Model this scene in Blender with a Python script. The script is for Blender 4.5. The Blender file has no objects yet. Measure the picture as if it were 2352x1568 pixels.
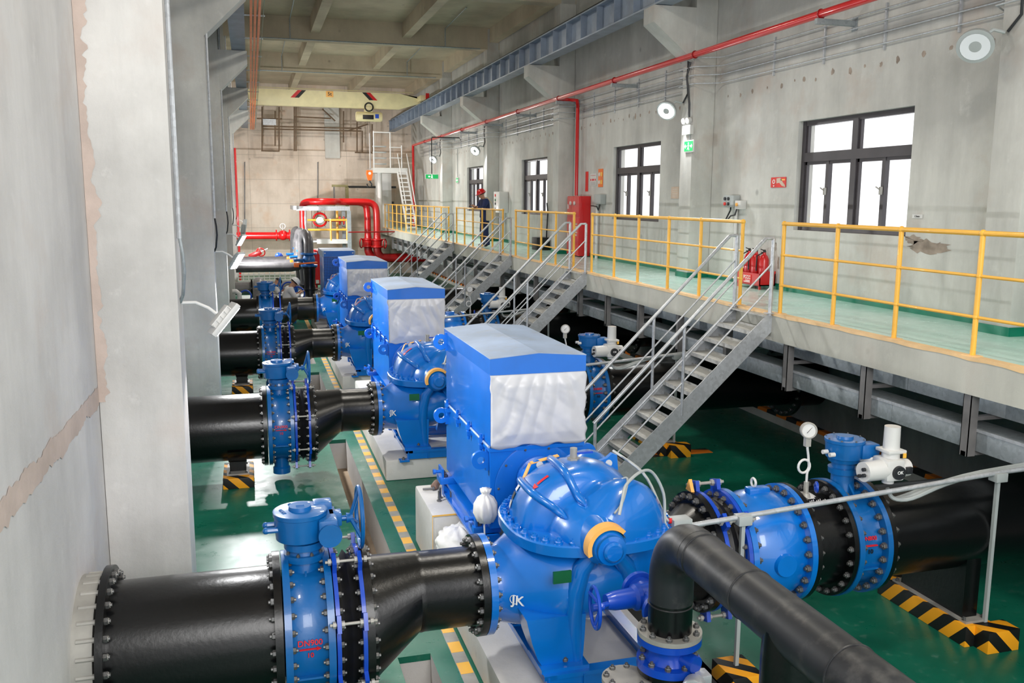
import bpy, bmesh, math, random
from mathutils import Vector, Matrix, noise
PI = math.pi; rnd = random.Random(7)
SC = bpy.context.scene; COL = SC.collection
def sin(a): return math.sin(a)
def cos(a): return math.cos(a)
V = Vector

# ---------------------------------------------------------------- camera
EYE = V((0, 0, 3.95)); F_PX = 2059.16
yaw, pitch, roll = (math.radians(a) for a in (16.1215, 9.00997, .31651))
FW = V((sin(yaw)*cos(pitch), cos(yaw)*cos(pitch), -sin(pitch)))
R_ = V((cos(yaw), -sin(yaw), 0)); U_ = R_.cross(FW)
RT = R_*cos(roll)+U_*sin(roll); UP = U_*cos(roll)-R_*sin(roll)
cam = bpy.data.objects.new('camera', bpy.data.cameras.new('camera')); COL.objects.link(cam)
cam.matrix_world = Matrix(((RT.x, UP.x, -FW.x, EYE.x), (RT.y, UP.y, -FW.y, EYE.y), (RT.z, UP.z, -FW.z, EYE.z), (0, 0, 0, 1)))
cam.data.sensor_width = 36; cam.data.lens = F_PX*36/2352; cam.data.clip_start = .05; cam.data.clip_end = 300
SC.camera = cam
def A(x, y, Y):                                   # the point at depth Y that the photograph shows at pixel x, y
    d = FW+RT*((x-1176)/F_PX)-UP*((y-784)/F_PX)
    return EYE+d*(Y/d.y)

# ---------------------------------------------------------------- sky, exposure, added fill
w = bpy.data.worlds.new('sky'); SC.world = w; w.use_nodes = True
bg = w.node_tree.nodes['Background']; bg.inputs[0].default_value = (.97, .98, 1, 1); bg.inputs[1].default_value = 1.6
SC.view_settings.view_transform = 'Standard'; SC.view_settings.look = 'None'
SC.view_settings.exposure = 0.1; SC.view_settings.gamma = 1
SC.cycles.max_bounces = 8; SC.cycles.diffuse_bounces = 4; SC.cycles.glossy_bounces = 3; SC.cycles.transparent_max_bounces = 12
SC.cycles.sample_clamp_indirect = 6; SC.cycles.caustics_reflective = False; SC.cycles.caustics_refractive = False
def area(name, loc, direction, sx, sy, watts, col=(1, 1, 1), spread=180):
    l = bpy.data.lights.new(name, 'AREA'); l.shape = 'RECTANGLE'; l.size = sx; l.size_y = sy; l.energy = watts; l.color = col
    l.spread = math.radians(spread)
    o = bpy.data.objects.new(name, l); COL.objects.link(o); o.location = loc
    o.rotation_euler = V(direction).to_track_quat('-Z', 'Y').to_euler(); return o
# added fill: a soft panel behind the camera and ceiling lights without fixtures
area('fill_behind', (1.2, -2.6, 6.2), (.10, 1, -.26), 4.4, 4.2, 540, (1, .98, .96))
for yy in (4.5, 12.1, 19.7, 27.3, 34.9, 42.5):
    area('ceiling_fill', (3.6, yy, 8.8), (-.1, .0, -1), .9, .9, 150 if yy < 30 else 260, (1, .94, .84))

# ---------------------------------------------------------------- materials
def lin(c): return c/12.92 if c <= .04045 else ((c+.055)/1.055)**2.4
def srgb(r, g, b): return (lin(r/255), lin(g/255), lin(b/255), 1)
def nodes(name):
    m = bpy.data.materials.new(name); m.use_nodes = True
    nt = m.node_tree; return m, nt, nt.nodes['Principled BSDF']
def N(nt, kind, **kw):
    n = nt.nodes.new(kind)
    for k, v in kw.items():
        if k in n.inputs: n.inputs[k].default_value = v
        else: setattr(n, k, v)
    return n
def coords(nt, scale=(1, 1, 1)):
    tc = N(nt, 'ShaderNodeTexCoord'); mp = N(nt, 'ShaderNodeMapping'); mp.inputs['Scale'].default_value = scale
    nt.links.new(tc.outputs['Object'], mp.inputs['Vector']); return mp.outputs[0]
def ramp(nt, fac, stops):
    r = N(nt, 'ShaderNodeValToRGB'); e = r.color_ramp.elements
    while len(e) < len(stops): e.new(.5)
    for el, (p, c) in zip(e, stops): el.position = p; el.color = c
    nt.links.new(fac, r.inputs[0]); return r.outputs[0]
def mix(nt, fac, a, b, mode='MIX'):
    m = N(nt, 'ShaderNodeMix', data_type='RGBA', blend_type=mode)
    for sock, val in ((m.inputs[0], fac), (m.inputs[6], a), (m.inputs[7], b)):
        if hasattr(val, 'links'): nt.links.new(val, sock)
        else: sock.default_value = val
    return m.outputs[2]
def noise_tex(nt, vec, scale, detail=4, rough=.55):
    n = N(nt, 'ShaderNodeTexNoise', Scale=scale, Detail=detail, Roughness=rough); nt.links.new(vec, n.inputs['Vector']); return n.outputs['Fac']
def bump(nt, bs, h, strength, dist=.02):
    b = N(nt, 'ShaderNodeBump', Strength=strength, Distance=dist); nt.links.new(h, b.inputs['Height']); nt.links.new(b.outputs[0], bs.inputs['Normal'])
def paint(name, rgb, rough=.35, metal=0, coat=0, var=.12, bumpy=0, scale=3, dust=0, spec=.5):
    m, nt, bs = nodes(name); c = srgb(*rgb); v = coords(nt); n = noise_tex(nt, v, scale)
    d = tuple(x*(1-var*2) for x in c[:3])+(1,); l = tuple(min(1, x*(1+var)) for x in c[:3])+(1,)
    colr = ramp(nt, n, [(.3, d), (.7, l)])
    if dust:
        n2 = noise_tex(nt, v, scale*2.2, 6, .65); colr = mix(nt, ramp(nt, n2, [(.52, (0, 0, 0, 1)), (.8, (dust, dust, dust, 1))]), colr, srgb(150, 146, 140))
    nt.links.new(colr, bs.inputs['Base Color']); bs.inputs['Roughness'].default_value = rough; bs.inputs['Metallic'].default_value = metal
    bs.inputs['Coat Weight'].default_value = coat; bs.inputs['Coat Roughness'].default_value = .06; bs.inputs['Specular IOR Level'].default_value = spec
    if bumpy: bump(nt, bs, noise_tex(nt, v, 22, 3), bumpy, .01)
    return m
def concrete(name, light, dark, streak=.35, warm=None, seams=0, rough=.85):
    m, nt, bs = nodes(name); v = coords(nt); n1 = noise_tex(nt, v, .55, 6, .6)
    base = ramp(nt, n1, [(.36, srgb(*dark)), (.6, srgb(*light))])
    vs = coords(nt, (1.3, 1.3, .22)); n2 = noise_tex(nt, vs, 1.3, 7, .68)
    base = mix(nt, ramp(nt, n2, [(.42, (0, 0, 0, 1)), (.75, (streak, streak, streak, 1))]), base, srgb(*[int(x*.78) for x in dark]))
    n3 = noise_tex(nt, v, 3.2, 8, .7)
    base = mix(nt, ramp(nt, n3, [(.6, (0, 0, 0, 1)), (.74, (.45, .45, .45, 1))]), base, srgb(*[int(min(255, x*1.06)) for x in light]))
    vo = N(nt, 'ShaderNodeTexVoronoi', Scale=1.15); nt.links.new(v, vo.inputs['Vector'])
    base = mix(nt, ramp(nt, vo.outputs['Distance'], [(.03, (.5, .5, .5, 1)), (.075, (0, 0, 0, 1))]), base, srgb(*[int(x*.7) for x in dark]))
    if warm:
        n4 = noise_tex(nt, v, .9, 6, .6); base = mix(nt, ramp(nt, n4, [(.55, (0, 0, 0, 1)), (.7, (.5, .5, .5, 1))]), base, srgb(*warm))
    if seams:
        sp = N(nt, 'ShaderNodeSeparateXYZ'); nt.links.new(coords(nt), sp.inputs[0])
        for ax, per in (('Z', 1.22), (seams, 2.44)):
            q = N(nt, 'ShaderNodeMath', operation='PINGPONG'); q.inputs[1].default_value = per/2; nt.links.new(sp.outputs[ax], q.inputs[0])
            base = mix(nt, ramp(nt, q.outputs[0], [(.004, (.3, .3, .3, 1)), (.03, (0, 0, 0, 1))]), base, srgb(*[int(x*.62) for x in dark]))
    nt.links.new(base, bs.inputs['Base Color']); bs.inputs['Roughness'].default_value = rough
    bump(nt, bs, noise_tex(nt, v, 9, 8, .7), .25, .02); return m
def glow(name, rgb, strength):
    m, nt, bs = nodes(name); bs.inputs['Base Color'].default_value = srgb(*rgb)
    bs.inputs['Emission Color'].default_value = srgb(*rgb); bs.inputs['Emission Strength'].default_value = strength; return m
def stripes(name, c1, c2, period, direction=(1, 0, 1), duty=.5, rough=.5):
    m, nt, bs = nodes(name); tc = N(nt, 'ShaderNodeTexCoord'); d = N(nt, 'ShaderNodeVectorMath', operation='DOT_PRODUCT')
    d.inputs[1].default_value = direction; nt.links.new(tc.outputs['Object'], d.inputs[0])
    q = N(nt, 'ShaderNodeMath', operation='WRAP'); q.inputs[1].default_value = period; q.inputs[2].default_value = 0; nt.links.new(d.outputs['Value'], q.inputs[0])
    g = N(nt, 'ShaderNodeMath', operation='GREATER_THAN'); g.inputs[1].default_value = period*duty; nt.links.new(q.outputs[0], g.inputs[0])
    col = mix(nt, g.outputs[0], srgb(*c1), srgb(*c2))
    nt.links.new(col, bs.inputs['Base Color']); bs.inputs['Roughness'].default_value = rough; return m
def epoxy(name, c1, c2, rough=.24):
    m, nt, bs = nodes(name); v = coords(nt); n = noise_tex(nt, v, .8, 6, .6); n2 = noise_tex(nt, v, 5, 6, .7)
    col = ramp(nt, n, [(.3, srgb(*c1)), (.7, srgb(*c2))])
    col = mix(nt, ramp(nt, n2, [(.58, (0, 0, 0, 1)), (.8, (.35, .35, .35, 1))]), col, srgb(150, 175, 165))
    nt.links.new(col, bs.inputs['Base Color']); nt.links.new(ramp(nt, n2, [(.3, (rough,)*3+(1,)), (.75, (rough+.22,)*3+(1,))]), bs.inputs['Roughness'])
    bump(nt, bs, noise_tex(nt, v, 1.5, 3), .06, .02); return m
def galv(name, rgb, rough=.42, metal=.75):
    m, nt, bs = nodes(name); v = coords(nt); vo = N(nt, 'ShaderNodeTexVoronoi', Scale=26); nt.links.new(v, vo.inputs['Vector'])
    c = srgb(*rgb); sep = N(nt, 'ShaderNodeSeparateColor'); nt.links.new(vo.outputs['Color'], sep.inputs[0])
    col = ramp(nt, sep.outputs[0], [(0, tuple(x*.78 for x in c[:3])+(1,)), (1, c)])
    n = noise_tex(nt, v, 1.3, 5); col = mix(nt, ramp(nt, n, [(.4, (0, 0, 0, 1)), (.75, (.45, .45, .45, 1))]), col, tuple(x*.6 for x in c[:3])+(1,))
    nt.links.new(col, bs.inputs['Base Color']); bs.inputs['Roughness'].default_value = rough; bs.inputs['Metallic'].default_value = metal; return m
MT = dict(
    wall_left=concrete('white_plastered_concrete', (222, 220, 219), (198, 196, 195), .3, (204, 190, 182)),
    column=concrete('lit_near_column_concrete', (226, 224, 221), (196, 194, 191), .32, (210, 198, 190)),  # near left column only: the light falling on it is put into the colour
    wall=concrete('grey_wall_concrete', (208, 208, 203), (180, 180, 176), .42, (184, 166, 154)),
    end=concrete('beige_end_concrete', (228, 214, 200), (202, 186, 170), .35, (214, 178, 148), 'X'),
    ceil=concrete('brownish_ceiling_concrete', (202, 190, 166), (176, 164, 142), .25, (186, 168, 144)),
    plinth=concrete('pale_plinth_concrete', (214, 212, 208), (190, 188, 184), .1),
    kerb=concrete('dark_kerb_concrete', (150, 150, 146), (110, 110, 108), .5),
    trench=concrete('tan_trench_concrete', (176, 156, 132), (140, 122, 102), .3),
    slab=concrete('pale_slab_concrete', (204, 204, 194), (182, 182, 172), .35, (196, 186, 176)),
    floor=epoxy('green_epoxy_floor', (4, 88, 68), (18, 114, 90)),
    deck=epoxy('sheen_lightened_green_deck', (184, 230, 218), (214, 242, 235), .12),  # green floor epoxy made paler, with the windows' reflection put into its colour
    skirt=paint('green_skirting_paint', (0, 118, 92), .3),
    blue=paint('pump_blue_paint', (0, 112, 204), .3, coat=.8, var=.05, spec=.5),
    motor=paint('motor_blue_paint', (0, 108, 208), .38, coat=.25, var=.05),
    lid=paint('dusty_blue_lid_paint', (160, 182, 214), .5, var=.1, dust=.5, scale=2),
    valve=paint('valve_blue_paint', (4, 96, 166), .34, coat=.4, var=.07, bumpy=.12),
    royal=paint('royal_blue_paint', (8, 70, 186), .36, coat=.3, var=.06),
    black=paint('black_pipe_coating', (9, 10, 12), .28, var=.2, bumpy=.12, spec=.45, scale=2),
    pvc=paint('dusty_black_pipe', (36, 38, 42), .42, var=.2, dust=.26, scale=2.4),
    greypipe=paint('grey_pipe', (128, 126, 126), .45, var=.15, dust=.2),
    greyduct=paint('dusty_grey_duct', (86, 84, 86), .36, var=.15, dust=.3),
    rubber=paint('black_rubber', (30, 30, 31), .4, var=.2),
    steelgrey=paint('grey_flange_steel', (168, 166, 160), .55, metal=.2, var=.15, dust=.4),
    bolt=paint('bolt_steel', (112, 112, 112), .42, metal=.6, var=.2),
    red=paint('fire_red_paint', (206, 16, 22), .3, coat=.5, var=.05),
    darkred=paint('dark_red_paint', (150, 14, 18), .35, var=.1),
    yellow=paint('rail_yellow_paint', (252, 190, 72), .38, coat=.2, var=.05),
    edge=paint('yellow_edge_paint', (246, 206, 150), .5, var=.08),
    orange=paint('orange_paint', (244, 118, 34), .4, var=.08),
    amber=paint('amber_primer', (252, 184, 92), .5, var=.06),
    cream=paint('cream_paint', (226, 214, 168), .45, var=.05),
    white=paint('white_paint', (226, 227, 227), .4, var=.03),
    offwhite=paint('off_white_enamel', (214, 214, 212), .35, coat=.3, var=.03),
    grey=paint('grey_enamel', (170, 176, 176), .4, var=.05),
    dark=paint('dark_plastic', (36, 38, 42), .45, var=.1),
    blackp=paint('flat_black', (10, 10, 11), .5, var=.1),
    frame=paint('bronze_window_frame', (66, 62, 66), .4, var=.1),
    galv=galv('galvanised_steel', (204, 208, 213), .4, .4),
    galvdark=galv('weathered_galvanised_steel', (176, 184, 188), .5, .5),
    tread=galv('dull_tread_steel', (204, 204, 200), .6, .2),
    hazard=stripes('hazard_stripes', (248, 168, 28), (14, 14, 14), .28, (1, 1.05, 1)),
    kerbstripe=stripes('kerb_hazard_stripes', (240, 130, 30), (18, 18, 18), .62, (.3, 1, .3)),
    sheet=paint('white_plastic_sheet', (206, 207, 211), .32, var=.04, scale=5),
    cloth=paint('white_rag_cloth', (232, 230, 226), .8, var=.06, scale=8),
    navy=paint('navy_cloth', (34, 48, 92), .85, var=.15),
    skin=paint('skin', (196, 146, 118), .55, var=.06),
    hair=paint('black_hair', (18, 16, 16), .5),
    beige=paint('beige_canvas', (214, 196, 162), .85, var=.08),
    shirt=paint('white_work_shirt', (222, 220, 218), .8, var=.05),
    reflect=paint('reflective_tape', (236, 238, 238), .3),
    plate=paint('green_name_plate', (30, 110, 70), .35, metal=.3, var=.1),
    brass=paint('tarnished_plate', (140, 134, 96), .35, metal=.6),
    sign=paint('sign_red', (222, 44, 34), .4), signg=glow('green_exit_sign', (24, 176, 92), .35), signw=glow('lit_white', (240, 255, 246), .7),
    paper=paint('faded_paper', (204, 184, 166), .7), redtext=paint('red_lettering', (214, 24, 34), .5, var=0), whitetext=paint('white_lettering', (240, 240, 240), .5, var=0),
    blacktext=paint('black_lettering', (14, 14, 14), .5, var=0), led=glow('lit_led', (255, 255, 255), 25), ledoff=glow('pale_lens', (220, 224, 228), .05))
MT['rustbar'] = paint('rusty_tube', (112, 92, 72), .7, var=.2); MT['rust'] = paint('rusty_steel', (130, 104, 90), .7, var=.2)
def glass_mat():
    m, nt, bs = nodes('window_glass'); out = nt.nodes['Material Output']; t = N(nt, 'ShaderNodeBsdfTransparent'); g = N(nt, 'ShaderNodeBsdfGlossy', Roughness=.02)
    mx = N(nt, 'ShaderNodeMixShader'); mx.inputs[0].default_value = .06; nt.links.new(t.outputs[0], mx.inputs[1]); nt.links.new(g.outputs[0], mx.inputs[2]); nt.links.new(mx.outputs[0], out.inputs['Surface']); return m
MT['glass'] = glass_mat()
def honeycomb():
    m, nt, bs = nodes('perforated_blue_grille'); v = coords(nt, (1, 1, 1)); sp = N(nt, 'ShaderNodeSeparateXYZ'); nt.links.new(v, sp.inputs[0])
    cb = N(nt, 'ShaderNodeCombineXYZ'); nt.links.new(sp.outputs['X'], cb.inputs[0]); nt.links.new(sp.outputs['Z'], cb.inputs[1])
    vo = N(nt, 'ShaderNodeTexVoronoi', Scale=22, Randomness=.0, voronoi_dimensions='2D'); nt.links.new(cb.outputs[0], vo.inputs['Vector'])
    nt.links.new(ramp(nt, vo.outputs['Distance'], [(.30, srgb(6, 14, 40)), (.36, srgb(0, 104, 206))]), bs.inputs['Base Color']); bs.inputs['Roughness'].default_value = .4; return m
MT['grille'] = honeycomb()

# ---------------------------------------------------------------- mesh builder and object tree
KIDS = {}; INV = {}
def frame_of(ax):
    z = V(ax).normalized(); x = z.orthogonal().normalized()
    if abs(z.z) < .9: x = V((0, 0, 1)).cross(z).normalized()
    return x, z.cross(x), z
class MB:
    def __init__(s): s.bm = bmesh.new()
    def mesh(s, vs, fs):
        b = [s.bm.verts.new(v) for v in vs]
        for f in fs:
            try: s.bm.faces.new([b[i] for i in f])
            except ValueError: pass
        return b
    def box(s, x0, x1, y0, y1, z0, z1, bev=0):
        return s.obox(V(((x0+x1)/2, (y0+y1)/2, (z0+z1)/2)), (x1-x0, y1-y0, z1-z0), None, bev)
    def obox(s, c, d, rot=None, bev=0):
        n0 = len(s.bm.verts); h = V(d)/2; R = rot or Matrix.Identity(3); c = V(c)
        vs = [c+R @ V((sx*h.x, sy*h.y, sz*h.z)) for sx in (-1, 1) for sy in (-1, 1) for sz in (-1, 1)]
        b = s.mesh(vs, [(0, 1, 3, 2), (4, 6, 7, 5), (0, 4, 5, 1), (2, 3, 7, 6), (0, 2, 6, 4), (1, 5, 7, 3)])
        if bev:
            es = list({e for v in b for e in v.link_edges})
            bmesh.ops.bevel(s.bm, geom=es, offset=min(bev, min(abs(x) for x in d)*.45), segments=2, affect='EDGES', profile=.6)
        return s
    def bar(s, p, q, w_, h_, up=(0, 0, 1), bev=0):           # box between two points
        p, q = V(p), V(q); y = (q-p).normalized(); u = V(up)
        if abs(y.dot(u)) > .98: u = V((1, 0, 0))
        x = y.cross(u).normalized(); z = x.cross(y); return s.obox((p+q)/2, (w_, (q-p).length, h_), Matrix((x, y, z)).transposed(), bev)
    def loft(s, rings, closed=True, cap=True):
        n = len(rings[0]); R = [[s.bm.verts.new(p) for p in r] for r in rings]
        for a, b in zip(R, R[1:]):
            for i in range(n if closed else n-1):
                j = (i+1) % n
                try: s.bm.faces.new((a[i], a[j], b[j], b[i]))
                except ValueError: pass
        if cap and closed:
            for r, rev in ((R[0], True), (R[-1], False)):
                try: s.bm.faces.new(r[::-1] if rev else r)
                except ValueError: pass
        return s
    def lathe(s, prof, o, ax, n=40, cap=True, closed=False):       # prof: (distance along the axis, radius)
        x, y, z = frame_of(ax); o = V(o)
        rings = [[o+z*t+(x*cos(2*PI*i/n)+y*sin(2*PI*i/n))*max(r, 1e-4) for i in range(n)] for t, r in prof]
        if closed: rings.append(rings[0]); cap = False
        s.loft(rings, True, cap)
        if closed: bmesh.ops.remove_doubles(s.bm, verts=s.bm.verts[:], dist=1e-6)
        return s
    def cyl(s, p, q, r0, r1=None, n=16):
        p, q = V(p), V(q); return s.lathe([(0, r0), ((q-p).length, r0 if r1 is None else r1)], p, q-p, n)
    def disc(s, o, ax, t, R, r, n=48):                       # flange ring with a bore
        return s.lathe([(0, r), (0, R), (t, R), (t, r)], o, ax, n, closed=True)
    def tube(s, pts, r, n=10, cap=True, closed=False):
        pts = [V(p) for p in pts]; m = len(pts); rr = r if isinstance(r, (list, tuple)) else [r]*m; rings = []; px = None
        for i, p in enumerate(pts):
            a = pts[i-1] if (i or closed) else p; b = pts[(i+1) % m] if (i < m-1 or closed) else p
            t = (b-a).normalized()
            px = (t.orthogonal() if px is None else px-t*px.dot(t)).normalized(); py = t.cross(px)
            rings.append([p+(px*cos(2*PI*k/n)+py*sin(2*PI*k/n))*rr[i] for k in range(n)])
        if closed: rings.append(rings[0]); cap = False
        s.loft(rings, True, cap)
        if closed: bmesh.ops.remove_doubles(s.bm, verts=s.bm.verts[:], dist=1e-6)
        return s
    def torus(s, c, ax, R, r, n=32, m=8):
        x, y, z = frame_of(ax); c = V(c); return s.tube([c+(x*cos(2*PI*i/n)+y*sin(2*PI*i/n))*R for i in range(n)], r, m, closed=True)
    def ball(s, c, r, n=16, sc=(1, 1, 1)):
        c = V(c); s.loft([[c+V((sc[0]*r*sin(t)*cos(2*PI*i/n), sc[1]*r*sin(t)*sin(2*PI*i/n), sc[2]*r*cos(t))) for i in range(n)] for t in [1e-3+k*(PI-2e-3)/(n//2) for k in range(n//2+1)]]); return s
    def prism(s, poly, ax, a0, a1):                          # polygon extruded along x, y or z
        f = {'x': lambda u, v, a: V((a, u, v)), 'y': lambda u, v, a: V((u, a, v)), 'z': lambda u, v, a: V((u, v, a))}[ax]
        return s.loft([[f(u, v, a) for u, v in poly] for a in (a0, a1)])
    def make(s, name, mat, parent=None, smooth=38, label=None, kind=None):
        bmesh.ops.recalc_face_normals(s.bm, faces=s.bm.faces[:])
        me = bpy.data.meshes.new(name); s.bm.to_mesh(me); s.bm.free()
        for p in me.polygons: p.use_smooth = True
        me.set_sharp_from_angle(angle=math.radians(smooth))
        return link(name, me, mat, parent, label, kind)
def link(name, me, mat, parent=None, label=None, kind=None):
    if mat is not None and not me.materials: me.materials.append(MT[mat])
    o = bpy.data.objects.new(name, me); COL.objects.link(o); adopt(o, parent)
    if label: o['label'] = label
    if kind: o['kind'] = kind
    return o
def adopt(o, parent):
    INV[o.name] = Matrix.Identity(4)
    if parent is not None:
        o.parent = parent; o.matrix_parent_inverse = INV[parent.name]; KIDS.setdefault(parent.name, []).append(o)
def tag(o, label, cat, group=None):
    o['label'] = label; o['category'] = cat
    if group: o['group'] = group
    return o
def struct(o): o['kind'] = 'structure'; return o
def thing(name, loc, label, cat, group=None):
    o = bpy.data.objects.new(name, None); COL.objects.link(o); o.location = loc; o.empty_display_size = .1
    INV[o.name] = Matrix.Translation(-V(loc)); return tag(o, label, cat, group)
def dup(root, d, label, group=None, skip=()):
    r = root.copy(); COL.objects.link(r); r.location = root.location+V(d); r['label'] = label; INV[r.name] = Matrix.Translation(-V(r.location))
    if group: r['group'] = group
    def kids(src, dst):
        for ch in KIDS.get(src.name, []):
            if ch.name.split('.')[0] in skip: continue
            c = ch.copy(); COL.objects.link(c); c.parent = dst; c.matrix_parent_inverse = ch.matrix_parent_inverse.copy(); KIDS.setdefault(dst.name, []).append(c); kids(ch, c)
    kids(root, r); return r
def hexbolt():
    b = MB(); b.lathe([(0, 1), (.8, 1), (1.0, .8)], (0, 0, 0), (0, 0, 1), 6); b.lathe([(.9, .52), (1.55, .5)], (0, 0, 0), (0, 0, 1), 8)
    bmesh.ops.recalc_face_normals(b.bm, faces=b.bm.faces[:])
    me = bpy.data.meshes.new('bolt'); b.bm.to_mesh(me); b.bm.free(); me.materials.append(MT['bolt']); return me
BOLT = hexbolt()
def bolt(parent, p, ax, r, mat=None):
    o = bpy.data.objects.new('bolt', BOLT); COL.objects.link(o); adopt(o, parent)
    o.matrix_basis = Matrix.LocRotScale(V(p), V(ax).to_track_quat('Z', 'Y'), V((r, r, r))); return o
def bolts(parent, c, ax, R, n, r, ph=.5, dirs=None):
    x, y, z = frame_of(ax); c = V(c); d = V(dirs or ax)
    for i in range(n):
        t = 2*PI*(i+ph)/n; bolt(parent, c+(x*cos(t)+y*sin(t))*R, d, r)
def arc(c, u, v, R, a0, a1, n=10):
    c, u, v = V(c), V(u), V(v); return [c+(u*cos(a)+v*sin(a))*R for a in [math.radians(a0+(a1-a0)*i/n) for i in range(n+1)]]
def text(name, s, p, right, up, size, mat, parent=None, extrude=.001, align='CENTER', wx=1):
    cu = bpy.data.curves.new(name, 'FONT'); cu.body = s; cu.size = size; cu.extrude = extrude; cu.align_x = align; cu.align_y = 'CENTER'; cu.resolution_u = 3; cu.offset = size*.012
    t = bpy.data.objects.new('t', cu); COL.objects.link(t); dg = bpy.context.evaluated_depsgraph_get(); dg.update()
    me = bpy.data.meshes.new_from_object(t.evaluated_get(dg)); bpy.data.objects.remove(t); bpy.data.curves.remove(cu)
    r = V(right).normalized(); u = V(up).normalized(); n = r.cross(u)
    me.transform(Matrix(((r.x*wx, u.x, n.x, p[0]), (r.y*wx, u.y, n.y, p[1]), (r.z*wx, u.z, n.z, p[2]), (0, 0, 0, 1)))); me.materials.clear()
    return link(name, me, mat, parent)

# ---------------------------------------------------------------- the hall itself
XL, XR, YB, YE, ZP, ZC = -1.25, 8.32, -2.8, 48.0, 2.5, 9.65
COLY = [.2+7.58*k for k in range(0, 7)]; COLY = [c for c in COLY if c < 44]          # near faces of the column rows: .2, 7.78 ...
def slab(name, mat, *boxes, smooth=38):
    b = MB()
    for q in boxes: b.box(*q)
    return struct(b.make(name, mat, None, smooth))
LT = [(4.2, 7.27), (8.3, 14.65), (15.6, 20.7), (21.8, 27.2)]                      # open lengths of the left drain
fl = [(XL, 1.08, YB, YE, -.06, 0), (1.37, 3.28, YB, YE, -.06, 0), (3.62, 9.05, YB, YE, -.06, 0)]
ys = [YB]+[y for a in LT for y in a]+[YE]
fl += [(1.08, 1.37, ys[i], ys[i+1], -.06, 0) for i in range(0, len(ys), 2)]
fl += [(3.28, 3.62, YB, 2.2, -.06, 0), (3.28, 3.62, 8.6, 9.6, -.06, 0), (3.28, 3.62, 27, YE, -.06, 0)]
slab('floor', 'floor', *fl)
slab('floor', 'trench', (1.0, 1.08, YB, YE, -.7, -.001), (1.0, 1.45, YB, YE, -.75, -.5))
slab('floor', 'plinth', (1.37, 1.45, YB, YE, -.7, -.002), *[(1.08, 1.37, b, b+.3, -.5, -.062) for a, b in LT])
slab('floor', 'kerb', (3.2, 3.28, YB, YE, -.7, -.002), (3.62, 3.7, YB, YE, -.7, -.002), (3.2, 3.7, YB, YE, -.75, -.5))
slab('wall_left', 'wall_left', (XL-.3, XL, YB, YE, -.7, ZC))
def joints():                                                                      # mortar band smeared on the left wall
    b = MB(); n = 220
    for i in range(n):
        y0, y1 = 1.5+6.27*i/n, 1.5+6.27*(i+1)/n; h = lambda y: .075+.05*noise.noise((y*2.3, 0, 4))+.03*noise.noise((y*13, 0, 4)); k = lambda y: .08+.03*noise.noise((y*3.1, 5, 0))+.025*noise.noise((y*15, 5, 0))
        z = lambda y: 2.395-.012*(y-4)
        b.mesh([(XL+.004, y0, z(y0)-h(y0)), (XL+.004, y1, z(y1)-h(y1)), (XL+.004, y1, z(y1)+k(y1)), (XL+.004, y0, z(y0)+k(y0))], [(0, 1, 2, 3)])
    for i in range(n):                                                             # and the rough seam where the wall meets the near column
        z0, z1 = 2.3+5.6*i/n, 2.3+5.6*(i+1)/n; h = lambda z: .05+.10*abs(noise.noise((z*2.7, 9, 1)))+.05*noise.noise((z*17, 2, 1))
        b.mesh([(XL+.002, 7.776, z0), (XL+h(z0), 7.776, z0), (XL+h(z1), 7.776, z1), (XL+.002, 7.776, z1)], [(0, 1, 2, 3)])
    return b.make('trim_1', 'seam', None)
MT['stain'] = paint('brown_mortar_stain', (164, 150, 138), .9, var=.2, scale=6)
MT['seam'] = paint('pink_mortar', (206, 188, 178), .9, var=.08, bumpy=.3)
struct(joints())
slab('wall_end', 'end', (XL-.3, 9.3, YE, YE+.3, -.7, 6.35), (XL-.3, 9.3, YE+.25, YE+.55, 6.35, ZC))
slab('ceiling', 'ceil', (XL-.3, XR+.3, YB, YE+.6, ZC, ZC+.25))
WIN = [(10.04+7.575*k, 12.63+7.575*k) for k in range(-1, 4)]; WZ = (3.49, 5.18)
b = MB(); yy = YB
for a, c in WIN:
    b.box(XR, XR+.3, yy, a, ZP-.2, ZC); b.box(XR, XR+.3, a, c, ZP-.2, WZ[0]); b.box(XR, XR+.3, a, c, WZ[1], ZC); yy = c
b.box(XR, XR+.3, yy, YE+.3, ZP-.2, ZC); struct(b.make('wall_right', 'wall'))
slab('wall_right', 'kerb', (9.0, 9.3, YB, YE, -.3, ZP-.2))
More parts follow.
